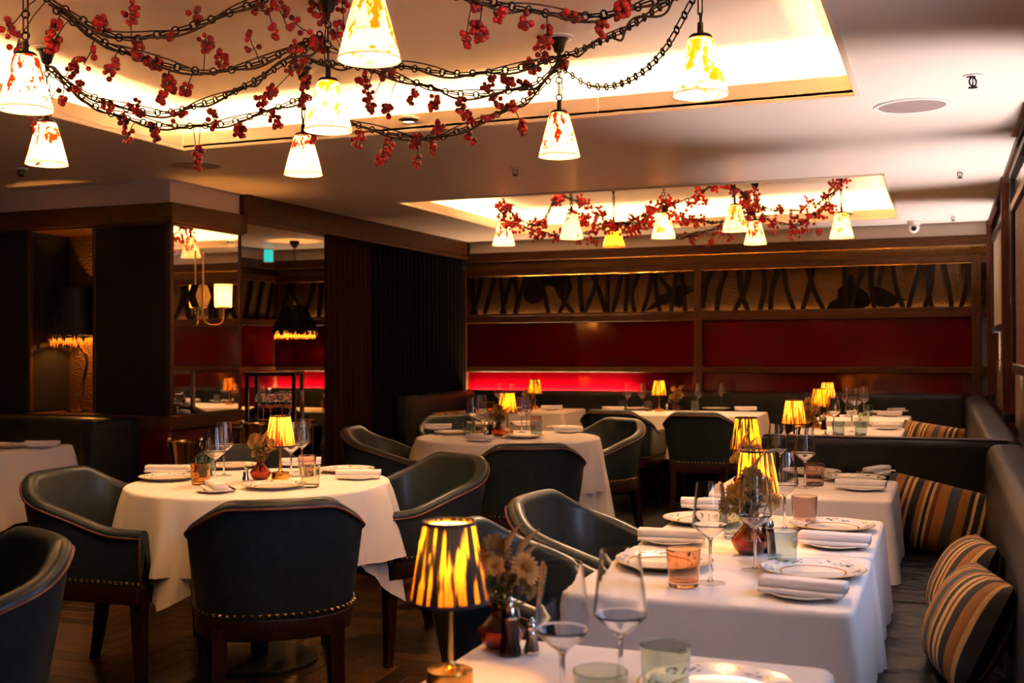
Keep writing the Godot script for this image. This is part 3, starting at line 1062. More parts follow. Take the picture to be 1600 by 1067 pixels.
func curtain(label: String, m: Material, x: float, z0: float, z1: float, folds: int, amp: float) -> void:
	var rows := []
	var N := folds * 8
	for i in 7:
		var y := 2.24 - 2.23 * i / 6.0
		var row := PackedVector3Array()
		for j in N + 1:
			var s := float(j) / N
			var ph := s * folds * TAU + 0.5 * sin(s * 17.0) + 0.15 * i * sin(s * 41.0)
			row.append(Vector3(x + amp * sin(ph) * (0.75 + 0.05 * i), y, lerpf(z0, z1, s) + 0.012 * cos(ph)))
		rows.append(row)
	var o := obj("curtain", Mb.new().grid(rows).mesh(), m)
	tag(o, label, "curtain")

# ---------------------------------------------------------------- leather benches
# profile of (distance out from the wall, height), pushed from a to b; out is the way it faces
func push(prof: Array, a: Vector3, b: Vector3, out: Vector3, steps := 2, wob := 0.0, crease := 0.0) -> ArrayMesh:
	var rows := []
	var f := FastNoiseLite.new()
	f.frequency = 1.0
	f.fractal_octaves = 2
	var ctr := Vector2()
	for q in prof:
		ctr += q / prof.size()
	for i in steps + 3:
		var s := clampf((i - 1.0) / steps, 0, 1)
		var row := PackedVector3Array()
		for q in prof:
			var p: Vector2 = ctr if (i == 0 or i == steps + 2) else q
			var w := wob * (hash01(i, int(p.x * 999.0)) - 0.5)
			if crease > 0.0 and p.y > ctr.y:
				# stretch creases fanning across the seat, deepest towards the back
				var z := a.lerp(b, s)
				w += crease * f.get_noise_2d((z.x + z.z) * 60.0 + 6.0 * p.x, p.x * 5.0) * 2.0
			row.append(a.lerp(b, s) + out * (p.x + (w if crease == 0.0 else 0.0)) + Vector3.UP * (p.y + w))
		rows.append(row)
	return Mb.new().grid(rows, true, false).mesh()

func rounded(x0: float, x1: float, y0: float, y1: float, r: float, lean := 0.0) -> Array:
	var out := []
	for c in [[x1 - r, y1 - r, 0.0], [x0 + r, y1 - r, PI / 2], [x0 + r, y0 + r, PI], [x1 - r, y0 + r, 1.5 * PI]]:
		for k in 5:
			var a: float = c[2] + PI / 2 * k / 4.0
			var p := Vector2(c[0] + r * cos(a), c[1] + r * sin(a))
			p.x -= lean * (p.y - y0) / (y1 - y0)
			out.append(p)
		if c[2] == 0.0 and x1 - x0 > 0.3:
			for k in range(1, 8):
				out.append(Vector2(lerpf(x1 - r, x0 + r, k / 8.0), y1))
	return out

func bench(label: String, a: Vector3, b: Vector3, out: Vector3, back_h: float, cushions: int, depth := 0.62, creases := 0.0) -> Node3D:
	var t := thing("leather_bench", label, "bench", (a + b) / 2)
	var o := t.position
	obj("plinth", push(rounded(0.05, depth - 0.08, 0.0, 0.28, 0.01), a - o, b - o, out), M.black, t)
	obj("backrest", push(rounded(0.0, 0.17, 0.30, back_h, 0.05, 0.03), a - o, b - o, out, 6), M.bench, t)
	for k in cushions:
		var p := a.lerp(b, float(k) / cushions) - o
		var q := a.lerp(b, float(k + 1) / cushions) - o
		var g := (q - p).normalized() * 0.004
		obj("seat_cushion", push(rounded(0.14, depth, 0.27, 0.455, 0.055), p + g, q - g, out, 90, 0.0, creases), M.bench, t)
	return t

func build_benches() -> void:
	bench("long dark leather bench under the red lacquer wall", Vector3(-4.44, 0, -10.335), Vector3(0.13, 0, -10.335), Vector3(0, 0, 1), 0.90, 4)
	bench("short dark leather bench against the black curtain", Vector3(-4.45, 0, -10.15), Vector3(-4.45, 0, -8.72), Vector3(1, 0, 0), 0.90, 2)
	bench("dark leather bench with striped cushions along the tiled wall", Vector3(0.305, 0, -5.16), Vector3(0.305, 0, -0.4), Vector3(-1, 0, 0), 0.895, 4, 0.54, 0.004)
	bench("dark leather bench beyond the booth divider", Vector3(0.30, 0, -10.15), Vector3(0.30, 0, -5.34), Vector3(-1, 0, 0), 0.895, 4, 0.54, 0.004)
	var d := thing("booth_divider", "leather booth divider crossing the row of bench tables", "divider", Vector3(-0.25, 0, -5.25))
	obj("padding", push(rounded(-0.075, 0.075, 0.0, 0.90, 0.03), Vector3(-0.53, 0, 0), Vector3(0.50, 0, 0), Vector3(0, 0, 1), 4), M.bench, d)
	obj("top_trim", bx(Vector3(-0.53, 0.898, -0.04), Vector3(0.50, 0.908, 0.04), 0.003), M.chair_wood, d)
	var t := bench("dark leather bench below the lamp niche", Vector3(-6.95, 0, -5.735), Vector3(-4.80, 0, -5.735), Vector3(0, 0, 1), 0.885, 2)
	obj("side_wing", push(rounded(0.0, 0.11, 0.1, 0.885, 0.045), Vector3(2.16 - 1.0, 0, 0.02), Vector3(2.16 - 1.0, 0, 0.42), Vector3(-1, 0, 0), 5), M.bench, t)

# ---------------------------------------------------------------- tables and cloths
# a cloth: outline points with outward normals, a drop for each point, waves that grow towards the hem
func cloth_mesh(pts: Array, nrm: Array, drops: Array, flare: Array, y: float) -> ArrayMesh:
	var N: int = pts.size()
	var ctr := Vector3()
	for p in pts:
		ctr += p / N
	var mb := Mb.new()
	var rows := []
	for s in [0.0, 0.4, 0.75, 0.93, 1.0]:
		var row := PackedVector3Array()
		for j in N:
			var p: Vector3 = ctr.lerp(pts[j], s) - nrm[j] * 0.014 * s
			row.append(Vector3(p.x, y, p.z))
		rows.append(row)
	for k in 3:
		var a := PI / 2 * (k + 1) / 3.0
		var row := PackedVector3Array()
		for j in N:
			var p: Vector3 = pts[j] - nrm[j] * 0.014 * (1 - sin(a))
			row.append(Vector3(p.x, y - 0.014 * (1 - cos(a)), p.z))
		rows.append(row)
	for k in 8:
		var s := (k + 1) / 8.0
		var row := PackedVector3Array()
		for j in N:
			var p: Vector3 = pts[j] + nrm[j] * flare[j] * pow(s, 0.8)
			row.append(Vector3(p.x, y - 0.014 - (drops[j] - 0.014) * s, p.z))
		rows.append(row)
	return mb.grid(rows, true, false).mesh()

func round_cloth(label: String, group: String, c: Vector3, r: float, y: float, base: float, peaks: Array, seed_: int, amp: float) -> void:
	var f := FastNoiseLite.new()
	f.seed = seed_
	f.frequency = 1.0
	var pts := []
	var nrm := []
	var drops := []
	var flare := []
	var N := 120
	for j in N:
		var a := TAU * j / N
		var d := Vector3(cos(a), 0, sin(a))
		pts.append(d * r)
		nrm.append(d)
		var drop := base
		var fl := 0.02
		for p in peaks:
			var da: float = absf(angle_difference(a, p[0]))
			if da < p[2]:
				var k: float = 1.0 - da / p[2]
				drop = maxf(drop, base + p[1] * k)
				fl += 0.05 * k * k
		var wave := f.get_noise_2d(d.x * 2.2, d.z * 2.2)
		fl += amp * (0.5 + 0.5 * sin(a * 11.0 + wave * 9.0)) * (0.55 + wave)
		drops.append(drop)
		flare.append(fl)
	var o := obj("tablecloth", cloth_mesh(pts, nrm, drops, flare, y), M.cloth, null, c)
	tag(o, label, "tablecloth", group)

func rect_cloth(label: String, group: String, lo: Vector2, hi: Vector2, y: float, drop: float, corner: float, seed_: int, amp := 0.02) -> void:
	var f := FastNoiseLite.new()
	f.seed = seed_
	f.frequency = 1.0
	var c := (lo + hi) / 2
	var h := (hi - lo) / 2
	var pts := []
	var nrm := []
	var drops := []
	var flare := []
	var R := 0.035
	var ring := []
	for q in [[h.x - R, h.y - R, 0.0], [-h.x + R, h.y - R, PI / 2], [-h.x + R, -h.y + R, PI], [h.x - R, -h.y + R, 1.5 * PI]]:
		for k in 9:
			var a: float = q[2] + PI / 2 * k / 8.0
			ring.append([Vector3(q[0] + R * cos(a), 0, q[1] + R * sin(a)), Vector3(cos(a), 0, sin(a)), 1.0 - absf(k - 4.0) / 4.0, true])
		var e: float = q[2] + PI / 2
		var p0: Vector3 = ring[-1][0]
		var nxt: Vector3
		match int(round(e / (PI / 2))):
			1: nxt = Vector3(-h.x + R, 0, h.y)
			2: nxt = Vector3(-h.x, 0, -h.y + R)
			3: nxt = Vector3(h.x - R, 0, -h.y)
			_: nxt = Vector3(h.x, 0, h.y - R)
		for k in range(1, 16):
			ring.append([p0.lerp(nxt, k / 16.0), Vector3(cos(e), 0, sin(e)), 0.0, false, minf(k, 16 - k) / 16.0])
	for q in ring:
		pts.append(q[0])
		nrm.append(q[1])
		var near: float = 0.0 if q[3] else q[4]
		var k: float = q[2] if q[3] else 0.0
		var tail := maxf(0.0, 1.0 - near / 0.22)
		drops.append(drop + corner * (0.35 + 0.65 * k if q[3] else 0.35 * tail))
		var wave := f.get_noise_2d(q[0].x * 3.0, q[0].z * 3.0)
		flare.append(0.012 + 0.05 * k + amp * (1.0 + sin((q[0].x + q[0].z * 1.3) * 26.0 + wave * 5.0)) * (0.35 + 0.65 * tail))
	var o := obj("tablecloth", cloth_mesh(pts, nrm, drops, flare, y), M.cloth, null, Vector3(c.x, 0, c.y))
	tag(o, label, "tablecloth", group)

func pedestal(called: String, label: String, at: Vector3, top: Mesh) -> void:
	var t := thing(called, label, "table", at, 0.0, "dining tables")
	obj("tabletop", top, M.chair_wood, t)
	obj("column", Mb.new().lathe([Vector2(0.038, 0.03), Vector2(0.038, 0.70), Vector2(0.12, 0.715)], 20).mesh(), M.black, t)
	obj("foot_plate", Mb.new().lathe([Vector2(0.001, 0.028), Vector2(0.05, 0.028), Vector2(0.24, 0.014), Vector2(0.245, 0.008), Vector2(0.245, 0.0)], 32).mesh(), M.black, t)

# name in labels, [x0, z0, x1, z1], drop, corner extra
const RECTS := [
	["table with the pepper mill", -0.83, -2.03, -0.18, -1.38, 0.40, 0.16],
	["bench table with the amber vase", -0.83, -3.115, -0.18, -2.44, 0.44, 0.12],
	["bench table joined behind the amber vase", -0.83, -3.80, -0.18, -3.12, 0.44, 0.12],
	["bench table in front of the booth divider", -0.86, -4.95, -0.18, -4.27, 0.42, 0.14],
	["first table past the booth divider", -0.95, -6.75, -0.25, -6.10, 0.40, 0.15],
	["second table past the booth divider", -0.95, -8.15, -0.25, -7.40, 0.40, 0.15],
	["third table past the booth divider", -0.95, -9.60, -0.25, -8.85, 0.40, 0.15],
	["table under the animal frieze", -2.72, -9.82, -1.42, -9.10, 0.36, 0.24],
	["corner table by the black curtain", -4.05, -9.88, -3.08, -9.22, 0.36, 0.2],
	["table below the lamp niche", -5.85, -5.28, -4.82, -4.62, 0.40, 0.12],
	["side room table behind the trolley", -6.45, -9.35, -5.15, -8.65, 0.36, 0.2]]
const T1 := Vector3(-2.70, 0, -4.03)
const T2 := Vector3(-2.57, 0, -6.58)

func build_tables() -> void:
	var k := 0
	for r in RECTS:
		var c := Vector3((r[1] + r[3]) / 2, 0, (r[2] + r[4]) / 2)
		var h := Vector3((r[3] - r[1]) / 2 - 0.025, 0, (r[4] - r[2]) / 2 - 0.025)
		pedestal("dining_table", "rectangular " + r[0], c, bx(-h + Vector3(0, 0.715, 0), h + Vector3(0, 0.744, 0), 0.004))
		rect_cloth("white cloth over the " + r[0], "white tablecloths", Vector2(r[1], r[2]), Vector2(r[3], r[4]), 0.75, r[5], r[6], 40 + k, 0.016)
		k += 1
	for q in [[T1, 0.53, "round table beside the mirrored column"], [T2, 0.565, "round table in the middle of the room"]]:
		var r: float = q[1]
		pedestal("round_table", q[2], q[0], Mb.new().lathe([Vector2(0.001, 0.715), Vector2(r - 0.005, 0.715), Vector2(r, 0.73), Vector2(r - 0.005, 0.740), Vector2(0.001, 0.740)], 48).mesh())
	round_cloth("short white overcloth on the round table beside the mirrored column", "round overcloths", T1, 0.548, 0.751, 0.29, [], 3, 0.085)
	round_cloth("long pointed undercloth of the round table beside the mirrored column", "round undercloths", T1, 0.537, 0.7465, 0.25, [[-0.30, 0.27, 0.62], [1.62, 0.16, 0.5], [-2.0, 0.25, 0.6], [3.1, 0.22, 0.5]], 5, 0.04)
	round_cloth("short white overcloth on the round table in mid room", "round overcloths", T2, 0.582, 0.751, 0.31, [], 8, 0.075)
	round_cloth("long undercloth of the round table in mid room", "round undercloths", T2, 0.571, 0.7465, 0.44, [[-0.4, 0.12, 0.6], [1.2, 0.08, 0.6], [2.5, 0.14, 0.6]], 9, 0.04)

# ---------------------------------------------------------------- armchairs
func chair_path() -> Array:
	# outer outline from one arm front round the back to the other: [point, outward normal]
	var out := []
	var N := 56
	var raw := []
	for k in 9:
		raw.append(Vector2(lerpf(0.268, 0.262, k / 8.0), lerpf(-0.29, 0.03, k / 8.0)))
	for k in range(1, 32):
		var a := PI * k / 32.0
		raw.append(Vector2(0.262 * signf(cos(a)) * pow(absf(cos(a)), 0.74), 0.03 + 0.255 * pow(sin(a), 0.82)))
	for k in 9:
		raw.append(Vector2(-lerpf(0.262, 0.268, k / 8.0), lerpf(0.03, -0.29, k / 8.0)))
	for i in raw.size():
		var a: Vector2 = raw[maxi(i - 1, 0)]
		var b: Vector2 = raw[mini(i + 1, raw.size() - 1)]
		var d := (b - a).normalized()
		out.append([raw[i], Vector2(d.y, -d.x)])
	return out

func chair_height(p: Vector2) -> float:
	var s := smoothstep(0.0, 1.0, clampf((p.y + 0.20) / 0.455, 0, 1))
	return 0.638 + 0.188 * s * (1.0 - 0.40 * smoothstep(0.13, 0.262, absf(p.x)))

func build_chair_meshes() -> void:
	var path := chair_path()
	var th := 0.052
	var sections := []
	var rim := []
	for q in path:
		var p: Vector2 = q[0]
		var n: Vector2 = q[1]
		var h := chair_height(p)
		var back := smoothstep(-0.1, 0.28, p.y)
		var lean := 0.055 * back + 0.006
		var sec := PackedVector3Array()
		for k in 5:
			var y := lerpf(0.425, h - 0.03, k / 4.0)
			var off := lean * pow(k / 4.0, 1.4) + 0.008 * sin(PI * k / 4.0)
			sec.append(Vector3(p.x + n.x * off, y, p.y + n.y * off))
		for k in 7:
			var a := PI * k / 6.0
			var off := lean - th / 2 + (th / 2 + 0.004) * cos(a)
			sec.append(Vector3(p.x + n.x * off, h - 0.03 + 0.03 * sin(a), p.y + n.y * off))
		for k in range(1, 5):
			var y := lerpf(h - 0.03, 0.42, k / 4.0)
			var off := -th + lean * (1.0 - k / 4.0) - 0.012 * sin(PI * k / 4.0) * (1.0 if k < 4 else 0.0)
			sec.append(Vector3(p.x + n.x * off, y, p.y + n.y * off))
		sections.append(sec)
		rim.append(Vector3(p.x + n.x * (lean + 0.005), h - 0.030, p.y + n.y * (lean + 0.005)))
	var mb := Mb.new()
	mb.grid(sections, false, false)
	for e in [0, sections.size() - 1]:
		var sec: PackedVector3Array = sections[e]
		var c := Vector3()
		for p in sec:
			c += p / sec.size()
		for k in sec.size() - 1:
			if e == 0:
				mb.tri(c + Vector3(0, 0, -0.008), sec[k], sec[k + 1])
			else:
				mb.tri(c + Vector3(0, 0, -0.008), sec[k + 1], sec[k])
	cache.shell = mb.mesh()
	# piping along the outer top edge and down both arm fronts
	var pipe := []
	var s0: PackedVector3Array = sections[0]
	var s1: PackedVector3Array = sections[-1]
	for k in 5:
		pipe.append(s0[k] + Vector3(0.001, 0, -0.002))
	pipe.append_array(rim.slice(1, rim.size() - 1))
	for k in 5:
		pipe.append(s1[4 - k] + Vector3(-0.001, 0, -0.002))
	cache.pipe = Mb.new().tube(pipe, 0.0055, 6).mesh()
	# seat
	var rows := []
	var prof := [[0.0, 0.488], [0.5, 0.486], [0.8, 0.478], [0.94, 0.462], [1.0, 0.445], [1.0, 0.40]]
	for pr in prof:
		var row := PackedVector3Array()
		for k in 40:
			var a := TAU * k / 40.0
			var x := 0.225 * signf(cos(a)) * pow(absf(cos(a)), 0.4)
			var z := 0.265 * signf(sin(a)) * pow(absf(sin(a)), 0.4) - 0.035
			row.append(Vector3(x * pr[0], pr[1], z * pr[0] - 0.035 * (1 - pr[0])))
		rows.append(row)
	cache.seat = Mb.new().grid(rows, true, false).mesh()
	# wooden rail under the shell
	var rr := []
	for y in [0.428, 0.428, 0.422, 0.365, 0.358, 0.358]:
		rr.append(PackedVector3Array())
	var outline := []
	for q in path:
		outline.append(q[0] + q[1] * 0.006)
	for k in range(1, 8):
		outline.append(Vector2(lerpf(-0.268, 0.268, k / 8.0), -0.296))
	var ys := [0.428, 0.428, 0.422, 0.365, 0.358, 0.358]
	var ks := [0.1, 0.97, 1.0, 1.0, 0.97, 0.1]
	for i in 6:
		for p in outline:
			rr[i].append(Vector3(p.x * ks[i], ys[i], p.y * ks[i]))
	cache.rail = Mb.new().grid(rr, true, false).mesh()
	# legs: square and tapered, the back pair splayed
	var leg := func(x: float, z: float, dx: float, dz: float) -> ArrayMesh:
		var m := Mb.new()
		var g := []
		for k in 5:
			var s := k / 4.0
			var w := lerpf(0.026, 0.015, s)
			var c := Vector3(x + dx * s * s, lerpf(0.40, 0.0, s), z + dz * s * s)
			g.append([c + Vector3(-w, 0, -w), c + Vector3(w, 0, -w), c + Vector3(w, 0, w), c + Vector3(-w, 0, w)])
		for k in 4:
			for j in 4:
				m.quad(g[k][j], g[k][(j + 1) % 4], g[k + 1][(j + 1) % 4], g[k + 1][j])
		m.quad(g[4][0], g[4][1], g[4][2], g[4][3])
		return m.mesh()
	cache.legs = [leg.call(0.235, -0.262, 0.0, -0.01), leg.call(-0.235, -0.262, 0.0, -0.01), leg.call(0.19, 0.225, 0.015, 0.06), leg.call(-0.19, 0.225, -0.015, 0.06)]
	# nail heads: small pyramids in a row above the rail
	var nm := Mb.new()
	var acc := 0.0
	for i in range(1, path.size()):
		var a: Vector2 = path[i - 1][0]
		var b: Vector2 = path[i][0]
		var L := (b - a).length()
		while acc < L:
			var p := a.lerp(b, acc / L)
			var n: Vector2 = path[i][1]
			var s := Vector2(-n.y, n.x) * 0.0075
			var c := Vector3(p.x + n.x * 0.018, 0.441, p.y + n.y * 0.018)
			var q := [Vector3(p.x + n.x * 0.008 + s.x, 0.4335, p.y + n.y * 0.008 + s.y), Vector3(p.x + n.x * 0.008 - s.x, 0.4335, p.y + n.y * 0.008 - s.y), Vector3(p.x + n.x * 0.008 - s.x, 0.4485, p.y + n.y * 0.008 - s.y), Vector3(p.x + n.x * 0.008 + s.x, 0.4485, p.y + n.y * 0.008 + s.y)]
			for k in 4:
				nm.tri(q[k], q[(k + 1) % 4], c)
			acc += 0.026
		acc -= L
	cache.nails = nm.mesh()

func chair(label: String, at: Vector3, f: Vector2) -> void:
	var t := thing("leather_armchair", label, "armchair", Vector3(at.x, 0, at.z), atan2(-f.x, -f.y), "dark leather armchairs")
	obj("shell", cache.shell, M.leather, t)
	obj("seat", cache.seat, M.leather, t)
	obj("piping", cache.pipe, M.piping, t)
	obj("seat_rail", cache.rail, M.chair_wood, t)
	for k in 4:
		obj("leg", cache.legs[k], M.chair_wood, t)
	var n := obj("nailhead_trim", cache.nails, M.nail, t)
	n.set_meta("kind", "stuff")

func build_chairs() -> void:
	build_chair_meshes()
	chair("leather armchair seen side-on at the round table, beside the lamp niche table", Vector3(-3.09, 0, -3.63), Vector2(1.0, -0.06))
	chair("leather armchair with its full back to us at the lamp-lit round table", Vector3(-2.20, 0, -3.37), Vector2(-0.60, -0.80))
	chair("leather armchair turned to the round table, next to the pointed cloth corner", Vector3(-2.23, 0, -4.47), Vector2(-0.45, 0.89))
	chair("leather armchair behind the round table's vase, before the trolley", Vector3(-3.17, 0, -4.62), Vector2(0.60, 0.80))
	chair("leather armchair cut off by the picture's lower corner", Vector3(-2.39, 0, -2.07), Vector2(-0.45, 0.89))
	chair("leather armchair between the curtain and the mid-room round table", Vector3(-3.17, 0, -6.25), Vector2(0.97, -0.24))
	chair("leather armchair with its back to us at the mid-room round table", Vector3(-2.10, 0, -5.66), Vector2(-0.42, -0.91))
	chair("leather armchair beside the mid-room table, nearest the frieze table chairs", Vector3(-2.22, 0, -7.22), Vector2(-0.5, 0.87))
	chair("leather armchair at the frieze table, beside the long cloth corner", Vector3(-2.44, 0, -8.80), Vector2(0.06, -1))
	chair("leather armchair at the frieze table, next to the booth divider", Vector3(-1.73, 0, -8.66), Vector2(0.05, -1))
	chair("leather armchair behind the mid-room table, before the corner table", Vector3(-3.18, 0, -7.25), Vector2(0.66, 0.75))
	chair("leather armchair facing the joined bench table, window light on its backrest", Vector3(-0.98, 0, -3.49), Vector2(1, 0.05))
	chair("leather armchair facing the amber vase table, behind the dried flowers", Vector3(-0.97, 0, -2.84), Vector2(1, 0.02))
	chair("leather armchair at the side room table", Vector3(-5.35, 0, -8.35), Vector2(-0.25, -0.97))

# ---------------------------------------------------------------- table settings
func build_setting_meshes() -> void:
	var wg := [Vector2(0.001, 0.004), Vector2(0.012, 0.005), Vector2(0.036, 0.0015), Vector2(0.037, 0.0), Vector2(0.001, 0.0)]
	cache.foot = Mb.new().lathe(wg, 28).mesh()
	cache.stem = Mb.new().lathe([Vector2(0.001, 0.1065), Vector2(0.008, 0.106), Vector2(0.0042, 0.098), Vector2(0.0036, 0.06), Vector2(0.0042, 0.014), Vector2(0.009, 0.004), Vector2(0.001, 0.003)], 10).mesh()
	cache.bowl = Mb.new().lathe([Vector2(0.001, 0.108), Vector2(0.027, 0.1235), Vector2(0.0412, 0.140), Vector2(0.039, 0.165), Vector2(0.0335, 0.214), Vector2(0.0305, 0.238), Vector2(0.0315, 0.238), Vector2(0.0345, 0.215), Vector2(0.040, 0.165), Vector2(0.0425, 0.140), Vector2(0.0415, 0.136), Vector2(0.028, 0.122), Vector2(0.010, 0.107), Vector2(0.001, 0.105)], 28).mesh()
	cache.balloon = Mb.new().lathe([Vector2(0.001, 0.108), Vector2(0.028, 0.117), Vector2(0.053, 0.155), Vector2(0.035, 0.22), Vector2(0.036, 0.22), Vector2(0.048, 0.19), Vector2(0.055, 0.155), Vector2(0.052, 0.14), Vector2(0.03, 0.115), Vector2(0.001, 0.105)], 28).mesh()
	cache.tumbler = Mb.new().lathe([Vector2(0.001, 0.010), Vector2(0.034, 0.012), Vector2(0.0385, 0.085), Vector2(0.0395, 0.087), Vector2(0.0405, 0.086), Vector2(0.0355, 0.004), Vector2(0.033, 0.0), Vector2(0.001, 0.0)], 28).mesh()
	var prof := [Vector2(0.001, 0.006), Vector2(0.078, 0.006), Vector2(0.088, 0.010), Vector2(0.126, 0.018), Vector2(0.128, 0.0165), Vector2(0.088, 0.005), Vector2(0.075, 0.0), Vector2(0.001, 0.0)]
	var pm := Mb.new().lathe(prof, 48)
	for k in pm.v.size():
		pm.t[k] = Vector2(0.5 + pm.v[k].x / 0.257, 0.5 + pm.v[k].z / 0.257)
	cache.plate = pm.mesh()
	cache.side_plate = Mb.new().lathe([Vector2(0.001, 0.004), Vector2(0.050, 0.004), Vector2(0.076, 0.011), Vector2(0.078, 0.0095), Vector2(0.05, 0.0), Vector2(0.001, 0.0)], 36).mesh()
	# folded napkin: a flattened roll over a wider fold
	cache.napkin = push(rounded(-0.028, 0.028, 0.007, 0.030, 0.0105), Vector3(-0.095, 0, 0), Vector3(0.095, 0, 0), Vector3(0, 0, 1), 10, 0.0012)
	cache.napkin_flap = push(rounded(-0.036, 0.046, 0.0, 0.0095, 0.0045), Vector3(-0.092, 0, 0), Vector3(0.092, 0, 0), Vector3(0, 0, 1), 10, 0.0012)
	cache.knife_blade = Mb.new().box(Vector3(0.0, 0.0, -0.006), Vector3(0.09, 0.002, 0.006), 0.0009).mesh()
	cache.knife_handle = Mb.new().tube([Vector3(-0.085, 0.002, 0), Vector3(-0.06, 0.002, 0), Vector3(0.0, 0.002, 0)], [0.006, 0.0045, 0.0035], 8).mesh()
	# table lamp
	cache.lamp_base = Mb.new().lathe([Vector2(0.001, 0.0), Vector2(0.0375, 0.0), Vector2(0.039, 0.002), Vector2(0.039, 0.027), Vector2(0.0375, 0.029), Vector2(0.018, 0.031), Vector2(0.010, 0.036), Vector2(0.0065, 0.044)], 36).mesh()
	cache.lamp_stem = Mb.new().lathe([Vector2(0.0062, 0.04), Vector2(0.0055, 0.21), Vector2(0.009, 0.212), Vector2(0.009, 0.222), Vector2(0.001, 0.223)], 14).mesh()
	var lo := PackedVector3Array()
	var hi := PackedVector3Array()
	var md := PackedVector3Array()
	var P := 44
	for j in P * 4:
		var a := -TAU * j / (P * 4)
		var w := 1.0 + 0.022 * sin(a * P)
		lo.append(Vector3(cos(a) * 0.0635 * w, 0.142, sin(a) * 0.0635 * w))
		md.append(Vector3(cos(a) * 0.0527 * w, 0.207, sin(a) * 0.0527 * w))
		hi.append(Vector3(cos(a) * 0.042 * w, 0.271, sin(a) * 0.042 * w))
	cache.lamp_shade = Mb.new().grid([hi, md, lo], true, false).mesh()
	var ring := func(r: float, y: float) -> ArrayMesh:
		return Mb.new().lathe([Vector2(r - 0.001, y - 0.003), Vector2(r + 0.0022, y - 0.003), Vector2(r + 0.0022, y + 0.003), Vector2(r - 0.001, y + 0.003)], 40).mesh()
	cache.lamp_rim_low = ring.call(0.0645, 0.1425)
	cache.lamp_rim_top = ring.call(0.0428, 0.2705)
	cache.lamp_disc = Mb.new().lathe([Vector2(0.0405, 0.266), Vector2(0.001, 0.2665)], 28).mesh()
	cache.lamp_bulb = Mb.new().ball(Vector3(0, 0.222, 0), Vector3(0.011, 0.014, 0.011), 10, 6).mesh()
	# fluted amber vase
	var vp := [[0.020, 0.085], [0.017, 0.078], [0.016, 0.070], [0.024, 0.058], [0.043, 0.036], [0.044, 0.031], [0.036, 0.012], [0.028, 0.002], [0.001, 0.0]]
	vp = [[0.001, 0.006], [0.024, 0.008], [0.032, 0.014], [0.040, 0.032], [0.039, 0.036], [0.021, 0.058], [0.0135, 0.070], [0.0145, 0.078], [0.0175, 0.085]] + vp
	var vr := []
	for q in vp:
		var row := PackedVector3Array()
		for j in 48:
			var a := -TAU * j / 48.0
			var w: float = 1.0 + 0.035 * cos(a * 16.0) * (1.0 if q[1] > 0.004 and q[1] < 0.08 else 0.3)
			row.append(Vector3(cos(a) * q[0] * w, q[1], sin(a) * q[0] * w))
		vr.append(row)
	cache.vase = Mb.new().grid(vr, true, false).mesh()
	var pt := Mb.new()
	for k in 70:
		var z := 1.0 - 1.55 * (k + 0.5) / 70.0
		var a := 2.39996 * k
		var rad := sqrt(maxf(0, 1 - z * z))
		var d := Vector3(cos(a) * rad, z, sin(a) * rad)
		var s := d.cross(Vector3(0.3, 0.2, 0.9)).normalized() * 0.003
		pt.quad(d * 0.005, d * 0.015 + s, d * 0.0225, d * 0.015 - s)
	cache.bloom = pt.mesh()
	var lf := Mb.new()
	lf.quad(Vector3(0, 0, 0), Vector3(0.011, 0.020, 0.002), Vector3(0, 0.045, 0.006), Vector3(-0.011, 0.020, 0.002))
	lf.quad(Vector3(0, 0.001, 0.0005), Vector3(-0.011, 0.021, 0.0028), Vector3(0, 0.046, 0.0068), Vector3(0.011, 0.021, 0.0028))
	cache.leaf = lf.mesh()
	var pl := []
	for i in 9:
		var s := i / 8.0
		var row := PackedVector3Array()
		for j in 8:
			var a := TAU * j / 8.0
			var r := 0.0055 * sin(PI * pow(s, 0.7)) * (1.0 + 0.25 * (j % 2)) + 0.0004
			row.append(Vector3(cos(a) * r + 0.03 * s * s, 0.065 * s, sin(a) * r))
		pl.append(row)
	cache.plume = Mb.new().grid(pl, true, false).mesh()
	cache.mill = Mb.new().lathe([Vector2(0.001, 0.0), Vector2(0.021, 0.0), Vector2(0.0205, 0.008), Vector2(0.016, 0.03), Vector2(0.0165, 0.058), Vector2(0.018, 0.066)], 24).mesh()
	cache.mill_cap = Mb.new().lathe([Vector2(0.0182, 0.066), Vector2(0.0185, 0.074), Vector2(0.015, 0.086), Vector2(0.006, 0.091), Vector2(0.005, 0.094), Vector2(0.0075, 0.099), Vector2(0.004, 0.105), Vector2(0.001, 0.106)], 24).mesh()
	cache.salt = Mb.new().lathe([Vector2(0.001, 0.0), Vector2(0.015, 0.0), Vector2(0.015, 0.006), Vector2(0.0105, 0.024), Vector2(0.0115, 0.036), Vector2(0.009, 0.040)], 20).mesh()
	cache.salt_cap = Mb.new().lathe([Vector2(0.0092, 0.040), Vector2(0.0125, 0.046), Vector2(0.011, 0.054), Vector2(0.005, 0.060), Vector2(0.003, 0.064), Vector2(0.001, 0.066)], 20).mesh()

func wine_glass(p: Vector3, label: String, big := false) -> void:
	var t := thing("wine_glass", label, "wine glass", p, 0.0, "wine glasses on the tables")
	obj("foot", cache.foot, M.glass, t)
	obj("stem", cache.stem, M.crystal, t)
	obj("bowl", cache.balloon if big else cache.bowl, M.crystal, t)

func tumbler(p: Vector3, tint: String, label: String) -> void:
	var o := obj("tumbler", cache.tumbler, M["tumbler_" + tint], null, p)
	tag(o, label, "tumbler", "tinted water tumblers")

func plate(p: Vector3, turn: float, label: String) -> void:
	var o := obj("dinner_plate", cache.plate, M.porcelain, null, p)
	o.rotation.y = turn
	tag(o, label, "plate", "gold-ringed dinner plates")

